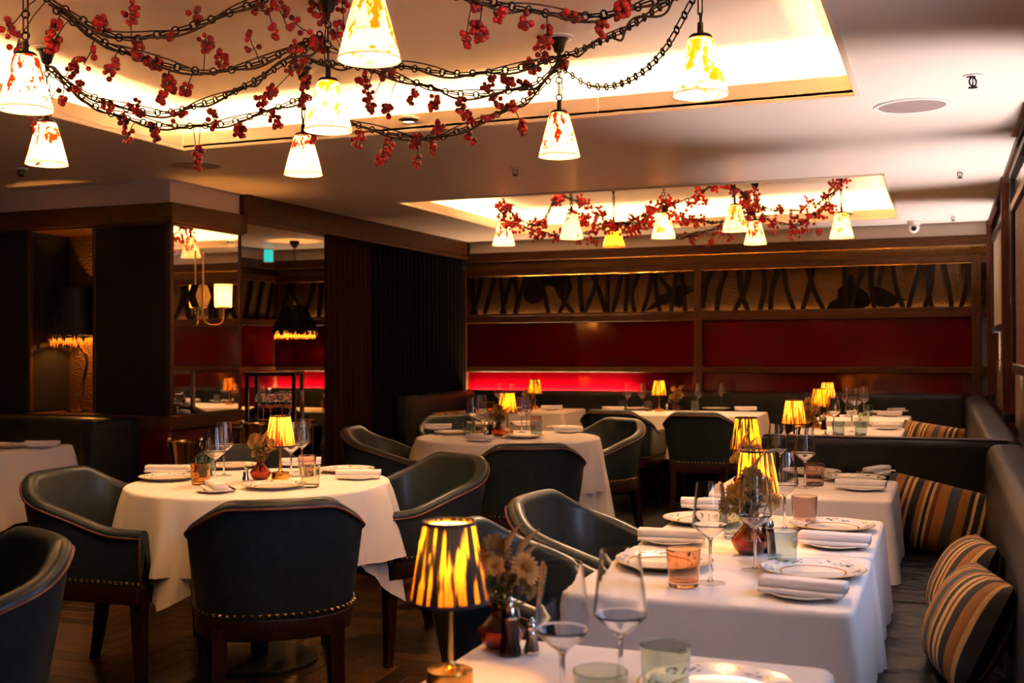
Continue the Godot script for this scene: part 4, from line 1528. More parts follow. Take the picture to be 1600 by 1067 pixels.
# a folded napkin on a bread plate with a small knife
func napkin(p: Vector3, turn: float, label: String, side := true, knife := true) -> void:
	var lift := 0.0
	if side:
		tag(obj("bread_plate", cache.side_plate, M.china, null, p), "bread plate under " + label, "plate", "bread plates")
		lift = 0.009
	var t := thing("napkin", label, "napkin", p + Vector3(0, lift, 0), turn, "folded white napkins")
	obj("roll", cache.napkin, M.napkin, t)
	obj("flap", cache.napkin_flap, M.napkin, t)
	if knife:
		var k := thing("butter_knife", "butter knife by " + label, "knife", p + Vector3(sin(turn) * -0.055, 0.013, cos(turn) * -0.055), turn, "butter knives")
		obj("blade", cache.knife_blade, M.silver, k)
		obj("handle", cache.knife_handle, M.brass, k)

func table_lamp(p: Vector3, kind: int, label: String, energy := 0.10) -> void:
	var t := thing("table_lamp", label, "table lamp", p, hash01(int(p.x * 100.0), int(p.z * 100.0)) * TAU, "small pleated table lamps")
	obj("base", cache.lamp_base, M.brass, t)
	obj("stem", cache.lamp_stem, M.brass, t)
	obj("shade", cache.lamp_shade, M["pleat%d" % kind], t)
	obj("shade_rim", cache.lamp_rim_low, M.shade_trim, t)
	obj("shade_rim", cache.lamp_rim_top, M.shade_trim, t)
	obj("diffuser", cache.lamp_disc, M.diffuser, t)
	obj("bulb", cache.lamp_bulb, M.bulb, t)
	omni(t, Vector3(0, 0.222, 0), LAMPW, energy, 0.012)

func flowers(p: Vector3, seed_: int, label: String, scale := 1.0) -> void:
	var r := RandomNumberGenerator.new()
	r.seed = seed_
	var t := thing("flower_vase", label, "vase", p, 0.0, "vases of dried flowers")
	t.scale = Vector3.ONE * scale
	obj("vase", cache.vase, M.amber_glass, t)
	for k in 22:
		var a := TAU * k / 22.0 * 3.0 + r.randf()
		var sp := r.randf_range(0.01, 0.055)
		var h := r.randf_range(0.105, 0.165)
		if k < 3:
			h += 0.03
		var tip := Vector3(cos(a) * sp, h, sin(a) * sp)
		var mid := Vector3(cos(a) * sp * 0.3, h * 0.62, sin(a) * sp * 0.3)
		var st := obj("stem", Mb.new().tube([Vector3(0, 0.03, 0), mid, tip], 0.0012, 5).mesh(), M.leaf_dry, t)
		var up := (tip - mid).normalized()
		var b := Basis(Quaternion(Vector3.UP, up))
		if k % 4 == 0:
			var o := obj("plume", cache.plume, M.plume, st, tip)
			o.basis = b
		elif k % 4 == 3:
			var m := Mb.new()
			m.ball(Vector3.ZERO, Vector3(0.008, 0.010, 0.008), 8, 5)
			obj("bud", m.mesh(), M.petal_dark, st, tip)
		else:
			var o := obj("bloom", cache.bloom, [M.petal_cream, M.petal_pink, M.petal_cream][k % 3], st, tip)
			o.basis = b.scaled(Vector3.ONE * r.randf_range(0.9, 1.5))
		for q in 2:
			var lb := Basis(Vector3.UP, r.randf() * TAU) * Basis(Vector3.RIGHT, r.randf_range(0.5, 1.3))
			var o := obj("leaf", cache.leaf, M.leaf if q == 0 else M.leaf_dry, st, mid.lerp(tip, r.randf_range(0.0, 0.7)))
			o.basis = lb.scaled(Vector3.ONE * r.randf_range(0.7, 1.15))

func pepper_mill(p: Vector3, label: String) -> void:
	var t := thing("pepper_mill", label, "pepper mill", p, 0.0, "pepper mills")
	obj("body", cache.mill, M.pepper, t)
	obj("cap", cache.mill_cap, M.silver, t)

func salt(p: Vector3, label: String) -> void:
	var t := thing("salt_shaker", label, "salt shaker", p, 0.0, "salt shakers")
	obj("body", cache.salt, M.silver, t)
	obj("cap", cache.salt_cap, M.silver, t)

func build_settings() -> void:
	build_setting_meshes()
	var V := "amber vase table"
	var J := "joined table behind the amber vase"
	# --- table with the pepper mill
	table_lamp(Vector3(-0.765, TOP, -1.69), 0, "navy and gold pleated lamp on the pepper mill table")
	pepper_mill(on(797, 1022), "dark wood pepper mill with silver cap beside the large navy lamp")
	salt(on(831, 1020), "silver salt shaker next to the dark wood pepper mill")
	flowers(Vector3(-0.775, TOP, -1.945), 4, "dried flowers behind the dark pepper mill")
	wine_glass(on(879, 1128), "wine glass between the pepper mill and the other glass", false)
	wine_glass(on(970, 1098), "wine glass standing before the amber vase table's cloth")
	tumbler(on(1040, 1092), "green", "grey-green tumbler beside the cut-off plate")
	tumbler(on(938, 1140), "green", "grey-green tumbler cut off at the lower edge")
	plate(on(1120, 1085), 0.4, "dinner plate cut off at the lower edge")
	# --- amber vase table
	plate(on(1270, 897), 0.3, "dinner plate on the bench side of the " + V)
	plate(on(1036, 883), 1.3, "dinner plate on the armchair side of the " + V)
	napkin(on(1255, 931), -0.12, "napkin on the bench side of the " + V)
	napkin(on(1050, 848), 0.1, "napkin on the armchair side of the " + V)
	wine_glass(on(1110, 911), "wine glass beside the peach tumbler on the " + V)
	wine_glass(on(1180, 891), "wine glass in front of the amber vase")
	tumbler(on(1068, 915), "peach", "peach tumbler on the " + V)
	tumbler(on(1222, 882), "blue", "blue-grey tumbler on the " + V)
	flowers(on(1172, 865), 9, "fluted amber vase of dried flowers below the gold lamp", 1.12)
	pepper_mill(on(1199, 862), "pepper mill half hidden by the amber vase")
	# --- joined table
	table_lamp(on(1183, 857), 2, "gold and rust pleated lamp behind the amber vase")
	plate(on(1300, 826), 2.0, "dinner plate on the bench side of the " + J)
	plate(on(1098, 816), 0.9, "dinner plate on the armchair side of the " + J)
	napkin(on(1305, 854), -0.05, "napkin on the bench side of the " + J)
	napkin(on(1108, 796), 0.12, "napkin by the armchair at the " + J)
	wine_glass(on(1226, 827), "wine glass on the " + J)
	tumbler(on(1257, 818), "pink", "pink tumbler on the " + J)
	tumbler(on(1150, 840), "green", "green tumbler behind the dried flowers")
	# --- table in front of the divider
	var D := "table in front of the booth divider"
	table_lamp(Vector3(-0.755, TOP, -4.60), 0, "navy pleated lamp on the " + D)
	flowers(Vector3(-0.74, TOP, -4.47), 14, "dried grasses and flowers on the " + D)
	plate(on(1335, 751), 0.7, "dinner plate near the cloth corner of the " + D)
	plate(on(1268, 741), 1.7, "dinner plate touching the divider side of the " + D)
	napkin(on(1345, 765), -0.05, "napkin before the plate, " + D)
	napkin(on(1372, 742), 1.2, "upright folded napkin on the " + D)
	wine_glass(on(1258, 762), "wine glass beside the pink tumbler on the " + D)
	wine_glass(on(1215, 752), "wine glass next to the lamp on the " + D)
	tumbler(on(1273, 758), "pink", "pink tumbler on the " + D)
	# --- first, second, third tables past the divider
	table_lamp(Vector3(-0.76, TOP, -6.20), 1, "amber pleated lamp just behind the booth divider")
	flowers(Vector3(-0.70, TOP, -6.28), 21, "dried flowers just behind the booth divider")
	pepper_mill(Vector3(-0.60, TOP, -6.25), "pepper mill just behind the booth divider")
	salt(Vector3(-0.64, TOP, -6.22), "salt shaker just behind the booth divider")
	var Q := "second table past the divider"
	table_lamp(Vector3(-0.80, TOP, -7.95), 0, "navy and gold pleated lamp on the " + Q)
	flowers(Vector3(-0.86, TOP, -7.85), 22, "dried flowers on the " + Q)
	pepper_mill(Vector3(-0.76, TOP, -7.80), "pepper mill on the " + Q)
	wine_glass(on(1303, 676), "wine glass near the lamp on the " + Q)
	wine_glass(on(1331, 675), "wine glass near the napkin on the " + Q)
	tumbler(on(1310, 680), "blue", "blue tumbler hard by the divider on the " + Q)
	tumbler(on(1345, 680), "blue", "blue tumbler beside the plate on the " + Q)
	tumbler(on(1350, 664), "green", "green tumbler on the " + Q)
	plate(on(1378, 665), 0.2, "dinner plate on the " + Q)
	napkin(on(1385, 671), 0.0, "napkin on the " + Q)
	var R := "third table past the divider"
	table_lamp(Vector3(-0.88, TOP, -9.35), 1, "pale gold pleated lamp on the " + R)
	pepper_mill(Vector3(-0.80, TOP, -9.25), "pepper mill on the " + R)
	wine_glass(on(1324, 651), "wine glass beside the lamp on the " + R)
	wine_glass(on(1350, 650), "wine glass beside the napkin on the " + R)
	wine_glass(on(1338, 655), "wine glass in front of the pair on the " + R)
	tumbler(on(1356, 650), "blue", "blue tumbler on the " + R)
	plate(on(1372, 646), 0.6, "dinner plate on the " + R)
	napkin(on(1390, 650), 0.0, "napkin on the " + R)
	napkin(on(1402, 643), 0.9, "upright napkin on the " + R, false, false)
	# --- round table beside the mirrored column
	var A := "round table by the mirror"
	table_lamp(on(438, 748), 1, "cream and amber striped lamp on the " + A)
	flowers(on(407, 750), 33, "dried flowers in an amber vase on the " + A)
	salt(on(384, 751), "silver salt shaker on the " + A)
	plate(on(428, 762), 0.2, "dinner plate before the front armchair at the " + A)
	plate(on(264, 749), 1.2, "dinner plate facing the side-on armchair at the " + A)
	plate(on(542, 737), 2.2, "dinner plate near the hanging cloth corner of the " + A)
	plate(on(362, 731), 3.1, "dinner plate behind the flowers on the " + A)
	napkin(on(338, 768), -0.75, "folded napkin in front on the " + A)
	napkin(on(262, 740), 0.35, "rolled napkin at the armchair side of the " + A)
	napkin(on(560, 748), 0.35, "napkin near the hanging corner of the " + A)
	napkin(on(470, 728), 0.6, "napkin behind the lamp on the " + A)
	wine_glass(on(336, 758), "front wine glass beside the amber tumbler on the " + A)
	wine_glass(on(350, 743), "rear wine glass beside the amber tumbler on the " + A)
	wine_glass(on(455, 745), "wine glass just beside the lamp on the " + A)
	wine_glass(on(472, 736), "wine glass behind the clear tumbler on the " + A)
	tumbler(on(313, 757), "amber", "amber tumbler on the " + A)
	tumbler(on(320, 743), "teal", "teal tumbler behind the wine glasses on the " + A)
	tumbler(on(485, 761), "clear", "clear tumbler on the " + A)
	tumbler(on(480, 742), "pink", "pink tumbler behind the clear one on the " + A)
	# --- round table in the middle
	var B := "mid-room round table"
	table_lamp(on(793, 679), 0, "navy and gold pleated lamp on the " + B)
	flowers(on(779, 681), 41, "dried flowers in an amber vase on the " + B)
	pepper_mill(on(767, 679), "pepper mill on the " + B)
	salt(on(759, 681), "salt shaker on the " + B)
	plate(on(818, 684), 0.2, "dinner plate before the front chair at the " + B)
	plate(on(708, 678), 1.0, "dinner plate on the curtain side of the " + B)
	plate(on(882, 670), 2.0, "dinner plate on the far side of the " + B)
	plate(on(752, 665), 2.6, "dinner plate behind the glasses on the " + B)
	napkin(on(748, 689), -0.5, "folded napkin in front on the " + B)
	napkin(on(684, 671), 0.35, "rolled napkin on the curtain side of the " + B)
	napkin(on(888, 676), 0.35, "napkin on the far side of the " + B)
	napkin(on(818, 666), 0.8, "napkin behind the lamp on the " + B)
	wine_glass(on(738, 678), "front wine glass on the curtain side of the " + B)
	wine_glass(on(753, 671), "rear wine glass on the curtain side of the " + B)
	wine_glass(on(815, 676), "front wine glass beside the lamp on the " + B)
	wine_glass(on(823, 672), "rear wine glass beside the lamp on the " + B)
	tumbler(on(733, 680), "green", "green tumbler on the " + B)
	tumbler(on(749, 676), "clear", "clear tumbler on the " + B)
	tumbler(on(838, 679), "blue", "blue tumbler on the " + B)
	tumbler(on(837, 669), "pink", "pink tumbler on the " + B)
	# --- corner table
	var C := "corner table by the curtain"
	table_lamp(on(836, 639), 2, "gold pleated lamp on the " + C)
	flowers(on(826, 638), 51, "dried flowers on the " + C)
	wine_glass(on(780, 640), "wine glass near the curtain on the " + C)
	wine_glass(on(799, 639), "wine glass behind the lamps on the " + C)
	tumbler(on(766, 643), "amber", "amber tumbler on the " + C)
	napkin(on(862, 640), 0.5, "white napkin on the " + C, true, false)
	# --- frieze table
	var F := "table under the frieze"
	table_lamp(on(1030, 643), 2, "gold pleated lamp on the " + F)
	flowers(on(1057, 641), 61, "dried flowers on the " + F)
	salt(on(1042, 642), "salt shaker on the " + F)
	pepper_mill(on(1046, 640), "pepper mill on the " + F)
	wine_glass(on(980, 641), "outer wine glass near the lamp on the " + F)
	wine_glass(on(1004, 641), "inner wine glass near the lamp on the " + F)
	wine_glass(on(1090, 641), "wine glass beside the flowers on the " + F)
	wine_glass(on(1127, 639), "wine glass by the far plate on the " + F)
	tumbler(on(973, 640), "teal", "teal tumbler on the " + F)
	tumbler(on(1013, 642), "pink", "pink tumbler on the " + F)
	tumbler(on(1086, 642), "blue", "blue tumbler on the " + F)
	plate(on(994, 640), 0.2, "dinner plate near the lamp on the " + F)
	plate(on(1119, 640), 0.9, "dinner plate by the flowers on the " + F)
	napkin(on(958, 642), 0.1, "napkin at the armchair end of the " + F)
	napkin(on(1165, 642), 0.2, "bow-folded napkin at the divider end of the " + F)
	# --- table below the niche
	plate(on(18, 699), 0.3, "dinner plate on the table below the lamp niche")
	napkin(on(66, 699), 0.35, "napkin on the table below the lamp niche")

# ---------------------------------------------------------------- pendants, chains, garlands
const PENDANTS := [
	[-2.78, -2.824, 0, "mottled red glass pendant cut by the picture's edge"], [-3.516, -3.687, 2, "mottled glass pendant below the edge pendant, berries at its neck"], [-1.446, -2.685, 1, "largest mottled glass pendant, cut by the top edge"], [-2.052, -3.501, 1, "amber-topped pendant hanging before the long coffer edge"], [-2.675, -4.344, 2, "small pendant hanging lowest among the front berries"], [-1.46, -4.33, 0, "red-blotched pendant on its own chain by the berry garland"], [-0.699, -3.445, 1, "white and amber pendant free of berries near the ceiling speaker"],
	[-3.114, -7.904, 0, "pendant of the rear coffer beside the curtain beam"], [-2.48, -7.62, 2, "pendant of the rear coffer with an arch of berries above"], [-2.373, -8.34, 3, "amber glass pendant of the rear coffer"], [-1.86, -7.831, 1, "rear coffer pendant half hidden by thick berries"], [-1.311, -7.58, 1, "rear coffer pendant hung highest"], [-1.333, -8.592, 0, "rear coffer pendant below the middle rose"], [-0.681, -8.339, 1, "rear coffer pendant at the end of the garland"], [-6.15, -3.9, 1, "mottled glass pendant over the side aisle before the column"]]

func link_meshes() -> void:
	var path := []
	for k in 14:
		var a := TAU * k / 14.0
		path.append(Vector3(cos(a), sin(a), 0) * 0.0125)
	cache.ring = Mb.new().tube(path, 0.0032, 5, true).mesh()
	var p2 := []
	for k in 6:
		var a := -PI / 2 + PI * k / 5.0
		p2.append(Vector3(0.019 + 0.0075 * cos(a), 0.0075 * sin(a), 0))
	for k in 6:
		var a := PI / 2 + PI * k / 5.0
		p2.append(Vector3(-0.019 + 0.0075 * cos(a), 0.0075 * sin(a), 0))
	cache.link = Mb.new().tube(p2, 0.0028, 5, true).mesh()

# lay rings and links along a path under parent; far chains become one joined part
func lay_chain(path: Array, parent: Node3D, joined: bool) -> void:
	var o := parent.position
	var c := Curve3D.new()
	for p in path:
		c.add_point(p)
	var L := c.get_baked_length()
	var pitch := 0.0335
	var n := int(L / pitch)
	var mb := Mb.new()
	for k in n:
		var s := (k + 0.5) * L / n
		var p := c.sample_baked(s)
		var d := (c.sample_baked(minf(s + 0.01, L)) - c.sample_baked(maxf(s - 0.01, 0))).normalized()
		var ref := Vector3.UP if absf(d.y) < 0.95 else Vector3.RIGHT
		var z := d.cross(ref).normalized()
		var b := Basis(d, z.cross(d), z)
		if k % 2 == 1:
			b = b * Basis(Vector3.RIGHT, 1.2)
		else:
			b = b * Basis(Vector3.RIGHT, 0.3)
		var m: ArrayMesh = cache.ring if k % 2 == 0 else cache.link
		if joined:
			mb.xf = Transform3D(b, p - o)
			var arr := m.surface_get_arrays(0)
			var base := mb.v.size()
			for q in arr[Mesh.ARRAY_VERTEX]:
				mb.v.append(mb.xf * q)
				mb.t.append(Vector2())
			for q in arr[Mesh.ARRAY_NORMAL]:
				mb.n.append(mb.xf.basis * q)
			for q in arr[Mesh.ARRAY_INDEX]:
				mb.ix.append(base + q)
		else:
			var i := obj("ring" if k % 2 == 0 else "link", m, M.iron, parent, p - o)
			i.basis = b
	if joined and n > 0:
		obj("links", mb.mesh(), M.iron, parent).set_meta("kind", "stuff")

func build_pendants() -> void:
	link_meshes()
	# glass shade: a cone with a soft shoulder, double walled
	var prof := [Vector2(0.030, 0.180), Vector2(0.036, 0.176), Vector2(0.042, 0.165), Vector2(0.0600, 0.100), Vector2(0.0770, 0.035), Vector2(0.0860, 0.0)]
	cache.shade = Mb.new().lathe(prof, 36).mesh()
	cache.shade_rim = Mb.new().lathe([Vector2(0.0845, 0.001), Vector2(0.0868, 0.0), Vector2(0.0868, 0.004), Vector2(0.0845, 0.005)], 36).mesh()
	var cap := Mb.new().lathe([Vector2(0.034, 0.174), Vector2(0.037, 0.181), Vector2(0.030, 0.188), Vector2(0.010, 0.190), Vector2(0.009, 0.225), Vector2(0.006, 0.228), Vector2(0.001, 0.228)], 20).mesh()
	var rose := Mb.new().lathe([Vector2(0.040, 0.0), Vector2(0.040, -0.006), Vector2(0.033, -0.012), Vector2(0.020, -0.055), Vector2(0.010, -0.062), Vector2(0.006, -0.085), Vector2(0.001, -0.086)], 20).mesh()
	var plate_ := Mb.new().lathe([Vector2(0.062, 0.0), Vector2(0.062, -0.006), Vector2(0.04, -0.009), Vector2(0.001, -0.009)], 24).mesh()
	var bulb := Mb.new().ball(Vector3.ZERO, Vector3(0.02, 0.026, 0.02), 12, 8).mesh()
	for k in PENDANTS.size():
		var p: Array = PENDANTS[k]
		var rim := 2.09
		var front := k < 7
		var aisle := k == 14
		var high := CEIL if aisle else UPPER
		var t := thing("pendant_lamp", p[3], "pendant lamp", Vector3(p[0], rim, p[1]), k * 1.3, "mottled glass pendants")
		var sh: StandardMaterial3D = M.shade_amber if p[2] == 3 else M["shade%d" % p[2]]
		obj("shade", cache.shade, sh, t)
		obj("shade_rim", cache.shade_rim, M.lining, t)
		obj("cap", cap, M.iron, t)
		obj("ceiling_plate", plate_, M.white_plastic, t, Vector3(0, high - rim, 0))
		obj("ceiling_rose", rose, M.iron, t, Vector3(0, high - rim - 0.006, 0))
		lay_chain([Vector3(p[0], rim + 0.225, p[1]), Vector3(p[0], high - (0.04 if aisle else 0.09), p[1])], t, not front)
		obj("flex", Mb.new().tube(curve([Vector3(0.008, 0.225, 0), Vector3(0.014, 0.30, 0.004), Vector3(0.004, high - rim - 0.09, 0)], 0.03), 0.0022, 5).mesh(), M.iron, t)
		obj("bulb", bulb, M.bulb, t, Vector3(0, 0.085, 0))
		omni(t, Vector3(0, 0.085, 0), Color(1.0, 0.74, 0.46), 0.55 if aisle else 0.20, 0.02)

# a swag: photograph points with distances -> 3d path
func swag(pts: Array) -> Array:
	var out := []
	for p in pts:
		out.append(far(p[0], p[1], p[2]))
	return curve(out, 0.03)

func build_garlands() -> void:
	var swags := [
		[[[66, -8, 3.75], [130, 32, 3.85], [190, 60, 3.95], [240, 56, 4.0], [320, 34, 4.0], [420, -4, 4.0]], "chain sagging above the edge pendant"],
		[[[82, 12, 3.8], [180, 75, 4.0], [255, 100, 4.1], [330, 112, 4.2], [400, 100, 4.2], [505, 52, 4.05]], "chain sagging across the plain coffer ceiling"],
		[[[76, 104, 4.68], [130, 143, 4.7], [190, 168, 4.75], [250, 176, 4.75], [330, 158, 4.6], [400, 125, 4.4], [505, 60, 4.1]], "chain of fine rings before the bright cove"],
		[[[78, 112, 4.66], [160, 172, 4.75], [260, 196, 4.9], [330, 196, 5.0], [400, 180, 5.0], [474, 152, 5.0]], "lowest chain beside the coffer corner"],
		[[[540, 88, 4.05], [640, 106, 4.3], [720, 115, 4.45], [800, 108, 4.5], [885, 86, 4.5], [965, 52, 4.1], [1060, -8, 3.6]], "long chain running behind the largest pendant"],
		[[[480, 95, 4.9], [560, 105, 4.75], [640, 126, 4.7], [700, 144, 4.65], [760, 148, 4.6], [840, 128, 4.58], [880, 96, 4.56]], "middle chain wound with berries"],
		[[[478, 150, 5.0], [555, 194, 4.95], [620, 210, 4.9], [680, 216, 4.85], [760, 186, 4.75], [830, 150, 4.65], [878, 104, 4.57]], "chain wound with the lowest berry garland"],
		[[[880, 108, 4.55], [915, 131, 4.4], [960, 134, 4.2], [1010, 108, 3.9], [1050, 60, 3.65], [1085, -6, 3.48]], "bare ring chain leading to the berry-free pendant"],
		[[[705, -8, 3.5], [790, 8, 3.6], [860, 22, 3.7], [920, 25, 3.7], [985, 14, 3.6], [1045, -6, 3.5]], "topmost chain cut by the upper edge"]]
	var paths := []
	for s in swags:
		var path := swag(s[0])
		paths.append(path)
		var t := thing("draped_chain", "dark iron " + s[1], "chain", path[path.size() / 2], 0.0, "draped iron chains")
		lay_chain(path, t, false)
	# berry sprays: [chain, u, v, count, spread in pixels]
	var sprays := [
		[0, 20, 30, 4, 22], [0, 78, 42, 10, 16], [0, 90, 66, 10, 14], [0, 205, 24, 9, 14], [0, 168, 44, 10, 14], [0, 215, 78, 8, 12], [0, 300, 22, 10, 14], [0, 268, 54, 5, 10], [0, 30, 62, 5, 20], [0, 400, 14, 6, 18], [0, 436, 22, 7, 22], [0, 425, 44, 4, 10],
		[1, 228, 92, 13, 16], [1, 182, 106, 10, 13], [1, 256, 126, 11, 13], [1, 258, 152, 8, 8], [1, 325, 70, 10, 14], [1, 346, 94, 7, 12], [1, 300, 140, 6, 12], [1, 140, 84, 4, 18], [1, 396, 70, 4, 14],
		[2, 108, 110, 10, 12], [2, 126, 134, 7, 9], [2, 92, 146, 6, 14], [2, 214, 166, 11, 13], [2, 280, 178, 8, 11], [2, 326, 178, 9, 12], [2, 166, 164, 7, 9], [2, 60, 185, 7, 18],
		[3, 186, 186, 9, 10], [3, 236, 204, 11, 12], [3, 204, 212, 6, 10], [3, 380, 206, 12, 12], [3, 340, 196, 6, 9], [3, 312, 236, 7, 9], [3, 302, 252, 7, 8], [3, 430, 186, 12, 12], [3, 410, 164, 9, 11],
		[4, 500, 20, 12, 18], [4, 520, 44, 10, 14], [4, 506, 74, 12, 14], [4, 470, 76, 7, 12], [4, 540, 6, 8, 14], [4, 478, 48, 4, 14],
		[5, 470, 104, 14, 14], [5, 480, 128, 10, 11], [5, 430, 146, 12, 13], [5, 472, 158, 10, 10], [5, 566, 116, 10, 11], [5, 576, 146, 10, 11], [5, 600, 116, 10, 12], [5, 584, 166, 10, 10], [5, 604, 168, 9, 11], [5, 646, 150, 7, 11], [5, 680, 160, 11, 11], [5, 722, 160, 11, 11], [5, 760, 132, 9, 11], [5, 792, 126, 12, 12], [5, 832, 108, 12, 13], [5, 852, 60, 16, 15], [5, 852, 88, 10, 12], [5, 876, 98, 10, 10],
		[6, 562, 216, 12, 13], [6, 486, 216, 6, 8], [6, 606, 226, 10, 11], [6, 598, 248, 10, 10], [6, 650, 220, 12, 12], [6, 688, 206, 10, 12], [6, 676, 230, 8, 9], [6, 736, 186, 11, 11], [6, 730, 214, 8, 9], [6, 652, 252, 9, 8], [6, 782, 162, 12, 12], [6, 804, 168, 10, 11], [6, 812, 196, 9, 9], [6, 826, 138, 10, 12], [6, 770, 182, 7, 9],
		[8, 745, 46, 12, 15], [8, 722, 58, 6, 10], [8, 782, 22, 6, 10], [8, 822, 34, 8, 12], [8, 892, 24, 10, 14], [8, 940, 40, 8, 12], [8, 978, 16, 14, 15], [8, 850, 44, 6, 14], [8, 730, 2, 6, 16]]
	var sizes := []
	for r in [0.0095, 0.0112, 0.0125]:
		sizes.append(Mb.new().ball(Vector3.ZERO, Vector3(r, r * 0.96, r), 10, 7).mesh())
	var names := ["above the edge pendant", "over the plain coffer ceiling", "before the bright cove", "at the coffer corner", "around the largest pendant's chain", "between the two middle pendants", "hanging lowest over the long coffer edge", "", "along the topmost chain"]
	for g in 9:
		var mine := sprays.filter(func(s): return s[0] == g)
		if mine.is_empty():
			continue
		var path: Array = paths[g]
		var t := thing("berry_garland", "red berry garland " + names[g], "garland", path[path.size() / 2], 0.0, "red berry garlands")
		var o := t.position
		# a main twig winding along the chain
		var wind := []
		for i in path.size():
			var k := i * 0.45
			wind.append(path[i] - o + Vector3(sin(k) * 0.018, cos(k * 1.3) * 0.016 - 0.008, cos(k) * 0.018))
		obj("main_twig", Mb.new().tube(wind, 0.0045, 6).mesh(), M.twig, t)
		var wind2 := []
		for i in path.size():
			var k := i * 0.37 + 2.0
			wind2.append(path[i] - o + Vector3(sin(k) * 0.022, cos(k) * 0.018 + 0.006, cos(k * 1.2) * 0.02))
		obj("main_twig", Mb.new().tube(wind2, 0.003, 5).mesh(), M.twig, t)
		for s in mine:
			# distance of the nearest chain point in the picture
			var best := 1e9
			var root: Vector3 = path[0]
			for p in path:
				var q: Vector3 = cam_basis.inverse() * (p - EYE)
				var d := Vector2(800 + FOCAL * q.x / -q.z - s[1], 533.5 - FOCAL * q.y / -q.z - s[2]).length()
				if d < best:
					best = d
					root = p
			var depth: float = -(cam_basis.inverse() * (root - EYE)).z
			var c := far(s[1], s[2], depth) - o + Vector3(0, 0, rng.randf_range(-0.03, 0.03))
			var rad: float = s[4] * depth / FOCAL
			root -= o
			var twigs := Mb.new()
			var axis := c - root
			if axis.length() < rad * 0.8:
				axis = Vector3(rng.randf_range(-1, 1), rng.randf_range(-0.9, 0.5), rng.randf_range(-0.5, 0.5))
			axis = (axis.normalized() + Vector3(rng.randf_range(-0.4, 0.4), -0.1, 0)).normalized()
			twigs.tube([root, root.lerp(c, 0.5) + Vector3(0, 0.01, 0), c, c + axis * rad], 0.0022, 5)
			for k in int(s[3] * 1.6):
				# berries sit on short stalks to both sides of the sprig
				var along := rng.randf_range(-1.1, 1.1)
				var foot: Vector3 = c + axis * rad * along
				var dir := Vector3(rng.randfn(), rng.randfn(), rng.randfn()).normalized()
				dir = (dir - axis * dir.dot(axis) * 0.7).normalized()
				var p := foot + dir * rad * rng.randf_range(0.35, 0.75) * (1.15 - 0.35 * absf(along)) + axis * rad * 0.2
				twigs.tube([foot, foot.lerp(p, 0.6) + Vector3(0, 0.003, 0), p], 0.0011, 4)
				obj("berry", sizes[rng.randi() % 3], M.berry[rng.randi() % 3], t, p)
			obj("sprig", twigs.mesh(), M.twig, t)
	# rear coffer: chains and garlands, berries only a few pixels wide
	var rear := [
		[[[786, 314, 8.5], [806, 340, 8.4], [840, 350, 8.2], [858, 330, 8.0], [870, 305, 7.9]], 110, "beside the curtain beam"],
		[[[870, 304, 7.9], [910, 318, 8.1], [940, 342, 8.3], [962, 350, 8.5], [1005, 345, 8.3], [1036, 318, 8.1]], 190, "arching over to the amber pendant"],
		[[[800, 348, 8.4], [830, 358, 8.4], [870, 368, 8.5], [915, 364, 8.6], [960, 350, 8.6]], 80, "sagging low before the plaster band"],
		[[[960, 352, 8.6], [1000, 340, 8.4], [1037, 322, 8.1], [1075, 312, 7.9], [1110, 292, 7.8], [1130, 285, 7.8]], 150, "rising to the highest pendant"],
		[[[1037, 328, 8.1], [1075, 342, 8.1], [1100, 346, 8.1], [1140, 345, 8.4], [1178, 325, 8.6]], 120, "between the thick berries and the middle rose"],
		[[[1130, 286, 7.8], [1158, 300, 8.1], [1178, 322, 8.5], [1212, 348, 8.6], [1245, 350, 8.5], [1282, 326, 8.4], [1314, 288, 8.3]], 220, "falling to the end pendant"],
		[[[1178, 318, 8.5], [1220, 330, 8.5], [1262, 324, 8.4], [1300, 304, 8.3], [1315, 284, 8.3]], 90, "drawn tight under the end rose"],
		[[[1030, 362, 8.2], [1062, 371, 8.2], [1096, 364, 8.2], [1128, 352, 8.2]], 12, "dangling below the highest pendant"]]
	for s in rear:
		var path := swag(s[0])
		var o: Vector3 = path[path.size() / 2]
		var ch := thing("draped_chain", "thin rear coffer chain " + s[2], "chain", o, 0.0, "draped iron chains")
		lay_chain(path, ch, true)
		var t := thing("berry_garland", "rear coffer berry garland " + s[2], "garland", o, 0.0, "red berry garlands")
		var wind := []
		for i in path.size():
			wind.append(path[i] - o + Vector3(sin(i * 0.5) * 0.015, cos(i * 0.7) * 0.015, 0))
		obj("main_twig", Mb.new().tube(wind, 0.004, 5).mesh(), M.twig, t)
		var bm := Mb.new()
		var tw := Mb.new()
		var left: int = int(s[1] * 1.5)
		while left > 0:
			var c: Vector3 = path[rng.randi() % path.size()] - o
			var root := c
			c += Vector3(rng.randfn() * 0.04, rng.randfn() * 0.03 - 0.035 * float(rng.randf() < 0.5) - 0.09 * float(rng.randf() < 0.15), rng.randfn() * 0.04)
			tw.tube([root, c], 0.002, 4)
			var n := mini(left, 6 + rng.randi() % 6)
			for k in n:
				var p := c + Vector3(rng.randfn(), rng.randfn(), rng.randfn()) * 0.019
				bm.ball(p, Vector3.ONE * rng.randf_range(0.0105, 0.0135), 7, 5)
			left -= n
		obj("berries", bm.mesh(), M.berry[0], t).set_meta("kind", "stuff")
		obj("sprigs", tw.mesh(), M.twig, t).set_meta("kind", "stuff")

